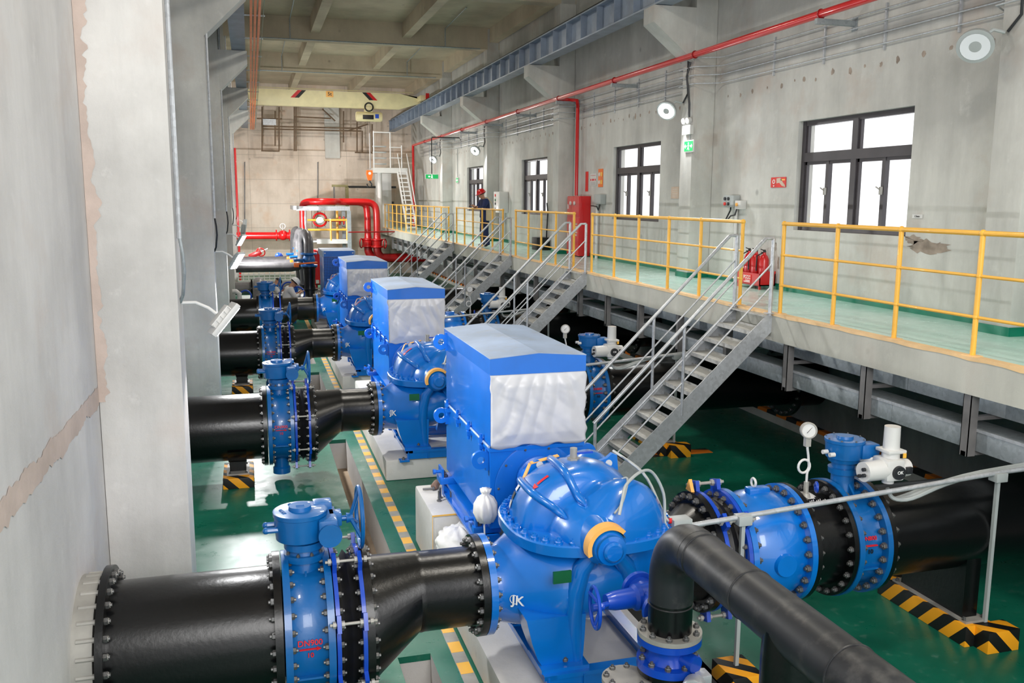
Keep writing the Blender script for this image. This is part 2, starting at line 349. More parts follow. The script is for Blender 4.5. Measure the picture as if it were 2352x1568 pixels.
for i, (a, c) in enumerate(WIN):
    if i == 0: continue
    h = (a+c)/2; z0, z1 = WZ; zt = z1-.33*(z1-z0); X0, X1 = XR+.09, XR+.16
    wd = MB(); t = .075
    for k, q in enumerate(((a, c, z0, z0+.1), (a, c, z1-t, z1), (a, a+t, z0, z1), (c-t, c, z0, z1), (h-.06, h+.06, z0+.05, z1-.05), (a+.05, c-.05, zt-.07, zt+.07))): wd.box(X0-.003*k, X1+.003*k, *q)
    wo = struct(wd.make('window_%d' % i, 'frame'))
    sash = MB()
    for p0, p1 in ((a+t, h-.06), (h+.06, c-t)):
        m = (p0+p1)/2
        sash.box(X0+.01, X1+.01, m-.035, m+.035, z0+.1, zt-.07); sash.box(X0+.02, X1, p0, p0+.04, z0+.1, zt-.07); sash.box(X0+.02, X1, p1-.04, p1, z0+.1, zt-.07)
        for q in (p0, p1-.035): sash.box(X0+.02, X1, q, q+.035, zt+.07, z1-t)
        sash.box(X0+.02, X1, p0, p1, zt-.115, zt-.07)
    sash.make('sash', 'frame', wo)
    for p0, p1 in ((a+t, h-.06), (h+.06, c-t)):
        lt = MB(); m = (p0+p1)/2; lt.box(X0-.03, X0+.01, m-.02, m+.02, z0+.55, z0+.66, .006); lt.bar((X0-.03, m, z0+.62), (X0-.05, m+.06, z0+.66), .015, .015); lt.make('latch', 'steelgrey', wo)
    MB().box(X0+.04, X0+.046, a+.03, c-.03, z0+.05, z1-.03).make('pane', 'glass', wo)
# columns, with corbels that carry the crane beams
def column(y, side):
    b = MB(); cf = (-.6 if side < 0 else 7.88); w = XL if side < 0 else XR; s = -side
    x0, x1 = sorted((w, cf)); b.box(x0, x1, y, y+.47, -.05 if side < 0 else ZP, ZC-.01, .025)
    if side < 0: prof = [(cf-.05, 6.45), (cf, 6.45), (.05, 7.1), (.05, 7.39), (cf-.05, 7.39)]
    else: prof = [(cf+.05, 6.45), (cf, 6.45), (7.05, 7.1), (7.05, 7.39), (cf+.05, 7.39)]
    b.prism(prof, 'y', y+.01, y+.46); return struct(b.make('column', 'column' if side < 0 and y < 9 else 'wall'))
for y in COLY:
    if y > 5: column(y, -1)
    column(y, 1)
# ceiling beams
for i, y in enumerate(COLY): slab('ceiling_beam', 'ceil', (XL, XR, y, y+.42, 8.95, ZC))
for x in (2.05, 5.0, 7.98): slab('ceiling_beam', 'ceil', (x, x+.28, YB, YE, 9.18, ZC))
# right hand gallery
slab('floor', 'deck', (6.52, XR, YB, YE, ZP-.04, ZP))
slab('gallery_slab', 'slab', (6.5, 9.0, YB, YE, ZP-.2, ZP-.04), (6.49, 6.8, YB, YE, 2.14, ZP-.041), (6.49, 6.518, YB, YE, ZP-.041, ZP-.004))
b = MB(); n = 140                                                                  # rough painted lip along the gallery edge
for i in range(n):
    y0, y1 = 3+45*(i/n)**1.6, 3+45*((i+1)/n)**1.6; h = lambda y: .025+.03*abs(noise.noise((y*3.3, 2, 0)))
    b.mesh([(6.484, y0, ZP-h(y0)), (6.484, y1, ZP-h(y1)), (6.484, y1, ZP+.003), (6.484, y0, ZP+.003), (6.60, y0, ZP+.003), (6.60, y1, ZP+.003)], [(0, 1, 2, 3), (3, 2, 5, 4)])
struct(b.make('trim_2', 'edge'))
sk = [(XR-.012, XR, YB, YE, ZP, ZP+.1)]
for y in COLY: sk += [(7.866, 7.882, y-.01, y+.48, ZP, ZP+.1), (7.88, XR, y-.012, y, ZP, ZP+.1)]
slab('baseboard_right', 'skirt', *sk)
b = MB(); y = 3.2; sr = random.Random(3)                                             # row of rust brown tie hole patches under the conduits
while y < 40:
    if min(abs(y-c-.24) for c in COLY) > .4:
        z = 5.80+sr.uniform(-.03, .03); r = sr.uniform(.018, .05); n = 9; b.mesh([(XR-.002, y+r*sr.uniform(.6, 1.2)*cos(2*PI*i/n), z+r*sr.uniform(.7, 1.5)*sin(2*PI*i/n)) for i in range(n)], [tuple(range(n))])
    y += sr.uniform(.22, .5)
for yy, zz, ry, rz in ((9.6, 3.38, .42, .10), (9.9, 3.46, .2, .06), (9.2, 6.95, .5, .12), (10.1, 6.8, .3, .1), (13.0, 2.95, .03, .12), (13.1, 3.2, .02, .1), (7.95, 2.75, .05, .16)):
    n = 26; b.mesh([(XR-.003, yy+ry*sr.uniform(.6, 1.1)*cos(2*PI*i/n), zz+rz*sr.uniform(.5, 1.2)*sin(2*PI*i/n)) for i in range(n)], [tuple(range(n))])
struct(b.make('trim_4', 'stain'))
slab('kerb', 'slab', (8.9, 9.0, YB, YE, 0, .2)); slab('trim_3', 'kerbstripe', (8.893, 9.0, YB, YE, .14, .206))
for yd in (8.0, 14.3, 20.6): slab('gallery_slab', 'slab', (6.9, 7.6, yd, yd+.5, 2.02, ZP-.2))

# ---------------------------------------------------------------- crane beams, rails and the overhead crane
def crane_beam(cx, s, label):
    t = thing('crane_beam', (cx, 10, 7.4), label, 'crane beam', 'steel crane beams on the column corbels')
    b = MB(); b.box(cx-.16, cx+.16, YB, YE, 7.40, 7.43); b.box(cx-.16, cx+.16, YB, YE, 7.93, 7.96); b.box(cx-.012, cx+.012, YB, YE, 7.43, 7.93); b.make('girder', 'girder', t)
    st = MB(); y = 1.2
    while y < YE: st.box(cx-.15, cx+.15, y, y+.014, 7.43, 7.93); y += .95
    st.make('stiffener', 'girder', t); r = MB(); r.box(cx-.03, cx+.03, YB, YE, 7.96, 8.06); r.make('rail', 'blackp', t); return t
MT['girder'] = paint('blue_grey_girder_paint', (138, 150, 166), .45, var=.12)
crane_beam(7.24, 1, 'long blue-grey steel crane beam on the right wall corbels'); crane_beam(-.14, -1, 'blue-grey steel crane beam on the left column corbels')
t = thing('overhead_crane', (3.6, 39.6, 7.7), 'cream overhead travelling crane spanning the far end of the hall', 'crane')
b = MB(); cy = 39.55
def gsec(x, z0, z1): return [(x, cy-.16, z0), (x, cy-.2, z0+.12), (x, cy-.28, z0+.3), (x, cy-.28, z1), (x, cy+.28, z1), (x, cy+.28, z0+.3), (x, cy+.2, z0+.12), (x, cy+.16, z0)]
b.loft([gsec(-.1, 7.97, 8.3), gsec(.3, 7.74, 8.38), gsec(6.3, 7.74, 8.38), gsec(7.05, 7.97, 8.2), gsec(7.3, 7.97, 8.2)]); b.make('girder', 'cream', t, 25)
for x, d in ((1.75, 1), (5.0, -1)):
    for k, m in ((0, 'red'), (.17, 'blackp')):
        q = MB(); x0 = x+(k if d > 0 else .17-k); q.mesh([(x0, cy-.284, 8.06), (x0+.17, cy-.284, 8.06), (x0+.17+.3*d, cy-.284, 8.37), (x0+.3*d, cy-.284, 8.37)], [(0, 1, 2, 3)]); q.make('stripe', m, t)
MB().box(3.2, 3.5, cy-.29, cy-.282, 8.13, 8.37).make('capacity_plate', 'amber', t); text('lettering', '5t', (3.35, cy-.295, 8.25), (1, 0, 0), (0, 0, 1), .2, 'blacktext', t)
MB().box(7.08, 7.4, cy-.9, cy+.9, 8.06, 8.28, .02).make('end_carriage', 'cream', t); MB().box(7.3, 7.44, cy-.98, cy-.9, 8.0, 8.36).make('buffer', 'red', t); MB().box(-.3, .05, cy-.9, cy+.9, 8.06, 8.28, .02).make('end_carriage', 'cream', t)
MB().tube([(.3, cy-.2, 8.44), (6.9, cy-.2, 8.44)], .02).make('conduit', 'cream', t)
t = thing('chain_hoist', (4.95, 39.4, 7.5), 'cream electric hoist hanging under the crane girder', 'hoist')
b = MB(); b.lathe([(-.55, .0), (-.55, .17), (-.5, .2), (.5, .2), (.56, .17), (.56, 0)], (5.0, cy, 7.4), (1, 0, 0), 20); b.make('drum_housing', 'cream', t)
MB().box(4.72, 5.18, cy-.215, cy-.18, 7.28, 7.46, .01).make('drum_opening', 'blackp', t); MB().box(5.25, 5.4, cy-.21, cy-.19, 7.33, 7.5).make('blue_mark', 'royal', t)
b = MB(); b.torus((4.98, cy-.25, 7.78), (0, 1, 0), .17, .03, 20, 8); b.make('trolley_wheel', 'blackp', t); MB().box(4.82, 5.15, cy-.22, cy+.2, 7.58, 7.8, .04).make('trolley', 'cream', t)
b = MB()
for dx in (-.05, .05): b.tube([(4.98+dx, cy, 7.22), (4.98+dx, cy, 5.2)], .006, 5)
b.make('wire_rope', 'dark', t)
t = thing('crane_hook', (4.98, cy, 4.6), 'orange hook block with black hook hanging near the end wall', 'hook')
b = MB(); b.prism([(4.86, 5.15), (5.10, 5.15), (5.12, 5.0), (5.05, 4.72), (4.91, 4.72), (4.84, 5.0)], 'y', cy-.1, cy+.1); b.make('hook_block', 'orange', t)
b = MB(); b.cyl((4.98, cy-.11, 5.02), (4.98, cy+.11, 5.02), .06); b.make('sheave_pin', 'white', t)
b = MB(); b.tube([(4.98, cy, 4.74)]+arc((4.97, cy, 4.54), (1, 0, 0), (0, 0, 1), .1, 70, -200, 16), .03, 8); b.make('hook', 'blackp', t)
# conductor bars along the left crane beam
for i, x in enumerate((.14, .215, .29)):
    tag(MB().box(x-.022, x+.022, 2, 47.6, 7.31, 7.37).make('conductor_bar', 'orange'), ('leftmost', 'middle', 'rightmost')[i]+' of the three orange conductor bars under the roof', 'conductor bar', 'orange conductor bars')
t = thing('conductor_bracket', (.2, 20, 7.4), 'grey brackets and green cable wire holding the orange conductor bars', 'bracket')
y = 3.
while y < 47: MB().box(0, .4, y, y+.03, 7.385, 7.41).make('bracket_arm', 'galvdark', t); y += 2.6
MB().box(.36, .372, 2, 47.6, 7.36, 7.39).make('wire', 'plate', t)

# ---------------------------------------------------------------- pump line, built at its real place for the line nearest the camera
Y0 = 6.55; ZS = .77; XA = (1, 0, 0); ZT = .945; ZD = 1.0; SHX, SHZ = 2.45, 1.42; DY = 6.28
PROTO = []                                                   # (root, label template, deepest line that shows it, children too small there)
ORD = ['nearest the camera', 'second from the camera', 'third from the camera', 'fourth from the camera']
def proto(root, tmpl, last=3, group=None): root['label'] = tmpl.format(ORD[0]); root['group'] = group or root['category']+' of the pump lines'; PROTO.append((root, tmpl, last)); return root

# long suction pipe from the wall
t = thing('suction_pipe', (-.5, Y0, .3), '', 'pipe'); proto(t, 'long black suction pipe from the left wall, {}')
C0 = (0, Y0, ZS)
def CX(x, z=ZS): return (x, Y0, z)
MB().lathe([(-1.06, .4), (-1.06, .46), (.05, .46), (.05, .4)], C0, XA, 64).make('pipe', 'black', t)
wf = MB().disc(CX(-1.1), XA, .05, .575, .455, 64).make('wall_flange', 'black', t); bolts(wf, CX(-1.05), XA, .52, 28, .026)
MB().disc(CX(-1.25), XA, .13, .53, .4, 64).make('wall_collar', 'steelgrey', t)
b = MB()
for i in range(28): a = 2*PI*(i+.5)/28; b.cyl(CX(-1.24), CX(-1.08), .02, None, 8) if 0 else b.cyl((-1.22, Y0+.52*cos(a+PI/2), ZS+.52*sin(a+PI/2)), (-1.02, Y0+.52*cos(a+PI/2), ZS+.52*sin(a+PI/2)), .02, None, 8)
b.make('anchor_studs', 'steelgrey', t)
f1 = MB().disc(CX(.05), XA, .055, .558, .455, 64).make('flange', 'black', t); bolts(f1, CX(.05), (-1, 0, 0), .52, 28, .024)

# pipe support on its hazard block
t = thing('pipe_support', (-.3, Y0, 0), '', 'pipe support'); proto(t, 'black pipe support under the suction pipe {}')
b = MB(); b.box(-.42, -.2, Y0-.12, Y0+.12, .17, .5); b.make('post', 'black', t)
b = MB(); b.lathe([(-.12, .463), (-.12, .485), (.12, .485), (.12, .463)], (-.31, Y0, ZS), XA, 48, closed=True)
bmesh.ops.delete(b.bm, geom=[v for v in b.bm.verts if v.co.z > ZS-.2], context='VERTS'); b.make('saddle', 'black', t)
bp = MB().box(-.46, -.16, Y0-.26, Y0+.26, .15, .17).make('base_plate', 'steelgrey', t)
for x in (-.42, -.2):
    for y in (-.22, .22): bolt(bp, (x, Y0+y, .17), (0, 0, 1), .018)
t = MB().box(-.51, -.1, Y0-.4, Y0+.4, 0, .15, .008).make('support_block', 'hazard'); tag(t, '', 'block'); proto(t, 'yellow and black striped concrete block under the suction pipe {}')

# butterfly valve with gearbox and handwheel
t = thing('butterfly_valve', (.27, Y0, .2), '', 'valve'); proto(t, 'blue butterfly valve with gearbox and handwheel in the suction line {}')
b = MB(); b.lathe([(.16, .4), (.16, .50), (.2, .475), (.27, .468), (.37, .475), (.42, .5), (.42, .4)], C0, XA, 64); b.make('body', 'valve', t)
for x, d in ((.115, -1), (.41, 1)):
    f = MB().disc(CX(x), XA, .05, .56, .42, 64).make('flange', 'valve', t)
    bolts(f, CX(x+.05 if d < 0 else x), (-d, 0, 0), .52, 28, .024)
b = MB(); b.lathe([(.4, .13), (.5, .12), (.55, .11)], CX(.285), (0, 0, 1), 28); tr = MB(); tr.lathe([(.4, .12), (.6, .1), (.62, .12), (.7, .12)], CX(.285), (0, 0, -1), 28); tr.make('lower_trunnion', 'valve', t)
b.prism([(Y0-.16, ZS+.44), (Y0, ZS+.56), (Y0+.16, ZS+.44)], 'x', .277, .293); b.box(.18, .39, Y0-.474, Y0+.474, ZS-.2, ZS-.185); b.make('neck', 'valve', t)
n2 = MB(); n2.lathe([(.53, .15), (.58, .15), (.58, .12), (.62, .11), (.62, .145), (.67, .145)], CX(.285), (0, 0, 1), 36); n2 = n2.make('neck_flange', 'valve', t)
bolts(n2, CX(.285, ZS+.58), (0, 0, 1), .127, 8, .014)
b = MB(); GX = .265; GZ = 1.435
b.lathe([(0, .13), (.03, .18), (.16, .19), (.2, .19), (.205, .198), (.235, .198), (.24, .185)], (GX, Y0, GZ), (0, 0, 1), 44); b.lathe([(.24, .085), (.27, .08)], (GX, Y0, GZ), (0, 0, 1), 28); b.make('gearbox', 'valve', t)
b = MB(); b.box(GX+.12, GX+.26, Y0-.2, Y0+.14, GZ+.05, GZ+.2, .02); b.box(GX+.2, GX+.3, Y0-.06, Y0+.06, GZ+.1, GZ+.2, .012); b.cyl((GX+.2, Y0-.225, GZ+.09), (GX+.2, Y0-.16, GZ+.09), .085, None, 28); b.box(GX+.1, GX+.24, Y0+.06, Y0+.2, GZ+.12, GZ+.25, .02); b.make('worm_housing', 'valve', t)
text('lettering', 'CLOSE', (GX-.02, Y0+.12, GZ+.241), (1, .0, 0), (0, 1, 0), .045, 'valve', t, .004); text('lettering', 'OPEN', (GX-.13, Y0-.03, GZ+.241), (.3, -1, 0), (1, .3, 0), .04, 'valve', t, .004)
b = MB(); b.prism([(GX-.03, Y0-.015), (GX+.03, Y0-.015), (GX, Y0+.035)], 'z', GZ+.27, GZ+.276); b.make('position_arrow', 'valve', t)
for y in (-.07, .05):
    b = MB(); b.cyl((GX-.16, Y0+y, GZ+.12), (GX-.25, Y0+y, GZ+.12), .022, None, 8); b.ball((GX-.25, Y0+y, GZ+.12), .025, 10); b.make('stop_screw', 'valve', t)
hw = MB(); hx = .70; hz = GZ+.14; hw.torus((hx, Y0, hz), XA, .225, .016, 40, 8)
hw = hw.make('handwheel', 'valve', t)
b = MB()
for k in range(3): a = PI/2+2*PI*k/3; b.tube([(hx-.07, Y0, hz), (hx, Y0+.222*cos(a), hz+.222*sin(a))], .014, 8)
b.cyl((hx-.1, Y0, hz), (hx-.05, Y0, hz), .04, .03, 16); b.make('spokes', 'valve', hw); MB().cyl((GX+.28, Y0, hz), (hx-.08, Y0, hz), .022, None, 12).make('stem', 'valve', t)
def onpipe(th, R): return (0, Y0-R*cos(th), ZS+R*sin(th))
th = .22
def wrapped_text(s, x, th, R, size, mat, parent, yc=None, zc=None):
    yc = Y0 if yc is None else yc; zc = ZS if zc is None else zc
    p = (x, yc-R*cos(th), zc+R*sin(th)); return text('lettering', s, p, (1, 0, 0), (0, sin(th), cos(th)), size, mat, parent, .002)
wrapped_text('DN900', .285, .165, .482, .058, 'redtext', t); wrapped_text('10', .285, -.02, .482, .05, 'redtext', t)
b = MB(); b.box(.21, .34, Y0-.486, Y0-.47, ZS+.032, ZS+.039); b.prism([(.33, ZS+.022), (.362, ZS+.0355), (.33, ZS+.049)], 'y', Y0-.486, Y0-.47); b.make('flow_arrow', 'redtext', t)

# rubber expansion joint with tie rods
t = thing('expansion_joint', (.57, Y0, .25), '', 'expansion joint'); proto(t, 'blue ringed black rubber expansion joint beside the butterfly valve {}')
b = MB(); b.lathe([(.49, .46), (.5, .49), (.53, .46), (.55, .47), (.58, .52), (.62, .47), (.64, .46), (.65, .49), (.66, .46)], C0, XA, 56); b.make('bellows', 'rubber', t)
for x, d in ((.468, 1), (.652, -1)):
    f = MB().disc(CX(x), XA, .03, .56, .45, 64).make('ring_flange', 'royal', t)
    for k in range(8): a = 2*PI*(k+.5)/8; q = (x+.015, Y0+.59*cos(a), ZS+.59*sin(a)); MB().obox(q, (.03, .1, .12), Matrix.Rotation(a, 3, 'X')).make('lug', 'royal', f)
    bolts(f, CX(.652 if d < 0 else .5), (d, 0, 0) if d > 0 else (-1, 0, 0), .52, 28, .022)
for k in range(8):
    a = 2*PI*(k+.5)/8; y, z = Y0+.61*cos(a), ZS+.61*sin(a); b = MB(); b.cyl((.42, y, z), (.75, y, z), .011, None, 8)
    for x in (.44, .5, .63, .7): b.cyl((x, y, z), (x+.022, y, z), .024, None, 6)
    b.make('tie_rod', 'steelgrey', t)

# eccentric reducer
t = thing('reducer_pipe', (1.1, Y0, .5), '', 'pipe'); proto(t, 'black eccentric reducer joining the expansion joint to the blue pump {}')
f = MB().disc(CX(.684), XA, .055, .558, .45, 64).make('flange', 'black', t); bolts(f, CX(.739), XA, .52, 28, .024)
def circ(x, z, r, n=56): return [(x, Y0+r*cos(2*PI*i/n), z+r*sin(2*PI*i/n)) for i in range(n)]
b = MB(); b.loft([circ(.74, ZS, .46), circ(.78, ZS, .46), circ(1.12, ZT-.02, .308), circ(1.14, ZT-.02, .311), circ(1.16, ZT-.02, .306), circ(1.6, ZT-.02, .305)]); b.make('pipe', 'black', t, 25)
f = MB().disc(CX(1.575, ZT-.02), XA, .055, .395, .3, 56).make('flange', 'black', t); bolts(f, CX(1.575, ZT-.02), (-1, 0, 0), .355, 20, .026)

# split case pump
t = thing('split_case_pump', (SHX, Y0, .3), '', 'pump'); PUMP = t; proto(t, 'blue split case pump with domed casing and red arrow, {}')
def sec(x, zc, ry, rz, p=2.0, n=48, dy=0):
    o = []
    for i in range(n):
        a = 2*PI*i/n; c, s = cos(a), sin(a); o.append((x, Y0+dy+ry*math.copysign(abs(c)**(2/p), c), zc+rz*math.copysign(abs(s)**(2/p), s)))
    return o
b = MB(); b.loft([sec(1.69, ZT-.02, .30, .30), sec(1.78, ZT-.02, .31, .305), sec(1.88, ZT, .38, .34, 2.1), sec(2.0, .985, .49, .38, 2.2), sec(2.15, 1.0, .585, .40, 2.3), sec(2.4, 1.03, .60, .38, 2.3), sec(2.62, 1.06, .55, .345, 2.25),
                  sec(2.82, 1.06, .43, .30, 2.1), sec(2.98, 1.03, .31, .275), sec(3.1, ZD, .26, .26), sec(3.2, ZD, .26, .26)]); b.make('lower_casing', 'blue', t, 60)
f = MB().disc(CX(1.635, ZT-.02), XA, .055, .395, .28, 56).make('suction_flange', 'blue', t); bolts(f, CX(1.69, ZT-.02), XA, .355, 20, .024)
f = MB().disc(CX(3.16, ZD), XA, .05, .36, .24, 56).make('discharge_flange', 'blue', t); bolts(f, CX(3.16, ZD), (-1, 0, 0), .32, 16, .022)
def oval(z, ax, ay, p=2.6, n=64, cx=2.51, cy=0):
    o = []
    for i in range(n):
        a = 2*PI*i/n; c, s = cos(a), sin(a); o.append((cx+ax*math.copysign(abs(c)**(2/p), c), Y0+cy+ay*math.copysign(abs(s)**(2/p), s), z))
    return o
b = MB(); b.loft([oval(1.30, .53, .52), oval(1.325, .65, .64), oval(1.335, .675, .67), oval(1.41, .675, .67), oval(1.42, .665, .66), oval(1.425, .52, .5)]); sf = b.make('split_flange', 'blue', t)
o = oval(1.42, .63, .62, 2.6, 32)
for i, p in enumerate(o):
    if not (abs(p[0]-SHX) < .2 and abs(p[1]-Y0) > .5):
        q = MB(); q.cyl(p, (p[0], p[1], 1.437), .034, None, 12); q.lathe([(.015, .024), (.035, .024)], p, (0, 0, 1), 6); q.cyl((p[0], p[1], 1.45), (p[0], p[1], 1.468), .014, None, 8); q.make('flange_bolt', 'blue', sf)
# upper casing: a volute band in the middle and a suction dome on each side of it
YH = [(0, .485, .50), (.10, .48, .485), (.17, .47, .455), (.215, .445, .42), (.245, .38, .405), (.27, .32, .42), (.31, .285, .455), (.37, .27, .485), (.44, .26, .49), (.50, .245, .46), (.56, .22, .40), (.61, .19, .31), (.645, .15, .2), (.655, .10, .12)]
YS = [(-y, a, b_) for y, a, b_ in YH[:0:-1]]+YH
def rad(L, R, a, y=0):                                             # a: 0 = discharge side, pi = suction side
    k = .5-.5*cos(a); k = min(1, max(0, (k-.12)/.62)); k = k*k*(3-2*k); r = R+(L-R)*k
    return r+.07*max(0, cos(PI-a))**2+(.075*max(0, cos(a))*math.exp(-((abs(y)-.42)/.14)**2))
b = MB(); b.loft([[(2.46+rad(L, R, PI*i/30, y)*cos(PI*i/30), Y0+y, 1.40+rad(L, R, PI*i/30, y)*sin(PI*i/30)) for i in range(31)] for y, L, R in YS], closed=False, cap=False); b.make('upper_casing', 'blue', t, 70)
for deg in (146, 112):
    a = math.radians(deg); pts = []
    for y, L, R in YS:
        if -.47 < y < .31: r = rad(L, R, a)*1.0+.012; pts.append((2.46+r*cos(a), Y0+y, 1.40+r*sin(a)))
    b = MB(); b.tube(pts, [.026, .02]+[.033]*(len(pts)-2) if 0 else [.012]+[.033]*(len(pts)-2)+[.02], 12); b.make('rib', 'blue', t)
# lifting lugs
for (p0, p1, p2), m in ((((2.06, 1.68), (2.17, 1.85), (2.36, 1.86)), 1), (((2.62, 1.80), (2.80, 1.88), (2.86, 1.66)), 0)):
    b = MB(); yy = Y0+(.2 if m else .12); c = ((p0[0]+p1[0]*1.6+p2[0])/3.6, (p0[1]+p1[1]*1.6+p2[1])/3.6)
    b.prism([p0, (p1[0]-.05, p1[1]-.04), p1, (p1[0]+.04, p1[1]-.02), p2, (2.46, 1.6)], 'y', yy, yy+.04); lg = b.make('lifting_lug', 'blue', t)
    MB().cyl((c[0], yy-.006, c[1]), (c[0], yy+.046, c[1]), .03, None, 20).make('lug_hole', 'offwhite', lg)
    if m:
        b = MB(); b.bar((p0[0]-.004, yy+.02, p0[1]), (p1[0]-.055, yy+.02, p1[1]-.035), .05, .008, (1, 0, -.5)); b.bar((p1[0]-.05, yy+.02, p1[1]-.03), (p2[0], yy+.02, p2[1]+.006), .05, .008); b.make('primed_edge', 'amber', lg, label='orange primed edge')
# bearing housings on the shaft
for d in (-1, 1):
    y1 = Y0+d*.52; b = MB(); b.lathe([(0, .18), (.10, .17), (.17, .16), (.2, .16), (.215, .145), (.27, .13), (.29, .118)], (SHX-.04, y1, SHZ+.03), (0, d, 0), 40); h = b.make('bearing_housing', 'blue', t)
    b = MB(); b.lathe([(.29, .11), (.33, .11), (.335, .075), (.36, .075), (.375, .06)], (SHX-.04, y1, SHZ+.03), (0, d, 0), 36); b.make('bearing_cap', 'blue', h)
    for k in range(8):
        a = 2*PI*(k+.5)/8; bolt(h, (SHX-.04+.135*cos(a), y1+d*.215, SHZ+.03+.135*sin(a)), (0, d, 0), .013)
b = MB(); b.lathe([(.19, .172), (.285, .172), (.285, .14), (.19, .14)], (SHX-.04, Y0-.52, SHZ+.03), (0, -1, 0), 40, closed=True)
bmesh.ops.delete(b.bm, geom=[v for v in b.bm.verts if v.co.z < SHZ-.03 or v.co.x > SHX+.09], context='VERTS'); b.make('bearing_guard', 'amber', t, label='orange slotted half ring guard')
# web ribs from the bearing down to the feet, and the feet
for pts in ([(2.36, -.60, 1.33), (2.28, -.58, 1.22), (2.24, -.56, 1.05), (2.23, -.545, .85), (2.25, -.53, .66), (2.27, -.51, .47)], [(2.56, -.60, 1.30), (2.66, -.53, 1.18), (2.72, -.48, 1.02)]):
    b = MB(); b.tube([(x, Y0+y, z) for x, y, z in pts], [.06, .07, .075, .07, .06, .05][:len(pts)], 10); b.make('web_rib', 'blue', t)
for sx in (1, ):
    for dy in (-1, 1):
        b = MB(); y0 = Y0+dy*.42
        b.loft([[(x, y0+d, z) for x, d in ((2.0, -.12), (2.3, -.12), (2.3, .12), (2.0, .12))] if 0 else [(2.0+.1*k, y0-.12+.03*k, z), (2.31-.006*k, y0-.12+.03*k, z), (2.31-.006*k, y0+.12, z), (2.0+.1*k, y0+.12, z)] for k, z in ((0, .44), (-.5, .52), (-1, .66), (-1.5, .86))]); ft = b.make('foot', 'blue', t)
        b = MB(); b.prism([(y0-.125, .48), (y0-.10, .48), (y0+.0, .72), (y0-.02, .74)], 'x', 1.985, 2.005); b.make('gusset', 'blue', ft); bolt(ft, (2.17, y0-.13, .48), (0, 0, 1), .022)
        MB().box(1.96, 2.34, y0-.2, y0+.14, .435, .465).make('foot_plate', 'blue', t)
        if dy > 0: b = MB(); b.prism([(2.62, .43), (2.86, .43), (2.80, .8), (2.68, .8)], 'y', y0-.05, y0+.05); b.make('foot', 'blue', t)
b = MB()
for y in (-.66, .56): b.box(1.97, 2.95, Y0+y, Y0+y+.1, .40, .435); b.box(1.99, 2.93, Y0+y+.01, Y0+y+.03, .31, .41)
for x in (1.97, 2.85): b.box(x, x+.1, Y0-.66, Y0+.66, .40, .434); b.box(x+.04, x+.06, Y0-.64, Y0+.64, .31, .41)
for x in (2.0, 2.28, 2.6, 2.9): b.box(x, x+.012, Y0-.67, Y0-.62, .31, .42)
bf = b.make('base_frame', 'blue', t)
for x in (1.93, 2.93):
    MB().box(x-.06, x+.08, Y0-.74, Y0-.62, .30, .325).make('anchor_plate', 'blue', bf); bolt(bf, (x, Y0-.69, .325), (0, 0, 1), .025)
# plates, arrow, emblem, vent valve, sensor cables
def surf(x, z, n=1):                                          # point on the front of the lower casing
    return V((x, Y0-.605, z))
MB().box(2.03, 2.17, Y0-.66, Y0-.64, 1.16, 1.25).make('name_plate', 'plate', t, label='green name plate')
em = text('emblem', 'JK', (1.84, Y0-.385, .93), (1, -.75, 0), (0, -.1, 1), .11, 'whitetext', t, .003)
b = MB(); b.tube([(1.82+.035*cos(a)*.8, Y0-.385+.03-.035*cos(a)*.6, .93+.035*sin(a)) for a in [.3+k*.35 for k in range(15)]], .003, 5); b.make('emblem_ring', 'whitetext', em)
def onvol(deg, y, lift=.006):
    a = math.radians(deg); k = next((q for q in zip(YS, YS[1:]) if q[0][0] <= y <= q[1][0])); u = (y-k[0][0])/(k[1][0]-k[0][0])
    r = rad(k[0][1]+(k[1][1]-k[0][1])*u, k[0][2]+(k[1][2]-k[0][2])*u, a)+lift; return V((2.46+r*cos(a), Y0+y, 1.40+r*sin(a)))
b = MB(); pr = [(onvol(d, -.13), onvol(d, -.10)) for d in range(126, 141, 3)]
for (p, q), (r, s) in zip(pr, pr[1:]): b.mesh([p, q, s, r], [(0, 1, 2, 3)])
b.mesh([onvol(139, -.155), onvol(139, -.075), onvol(145, -.115)], [(0, 1, 2)]); b.make('rotation_arrow', 'redtext', t, label='red curved arrow')
for d, m, h in ((152, 'offwhite', .07), (160, 'dark', .06), (168, 'offwhite', .06)):
    b = MB(); w_ = .11; P = [onvol(d-3.6, .06-w_/2+.1, .008), onvol(d-3.6, .06+.12, .008), onvol(d+3, .06+.12, .008), onvol(d+3, .06-w_/2+.1, .008)]; b.mesh(P, [(0, 1, 2, 3)]); b.make('sticker', m, t)
b = MB(); b.cyl((2.42, Y0+.02, 1.87), (2.42, Y0+.02, 1.90), .05, None, 6); b.cyl((2.42, Y0+.02, 1.9), (2.42, Y0+.02, 1.98), .03, None, 14); vv = b.make('vent_valve', 'steelgrey', t); MB().box(2.44, 2.58, Y0, Y0+.03, 1.93, 1.945).make('valve_lever', 'royal', vv)
CAB = [[(2.64, -.30, 1.80), (2.67, -.37, 1.82), (2.69, -.45, 1.84), (2.60, -.58, 1.72), (2.50, -.66, 1.66)],
       [(2.52, -.70, 1.66), (2.56, -.66, 1.76), (2.62, -.58, 1.84), (2.78, -.48, 1.90), (2.92, -.40, 1.86), (3.02, -.40, 1.68), (3.02, -.44, 1.46), (3.06, -.46, 1.40), (3.12, -.42, 1.40)],
       [(2.86, .25, 1.86), (2.98, -.1, 1.76), (3.02, -.35, 1.56), (3.05, -.42, 1.47), (3.12, -.40, 1.46)]]
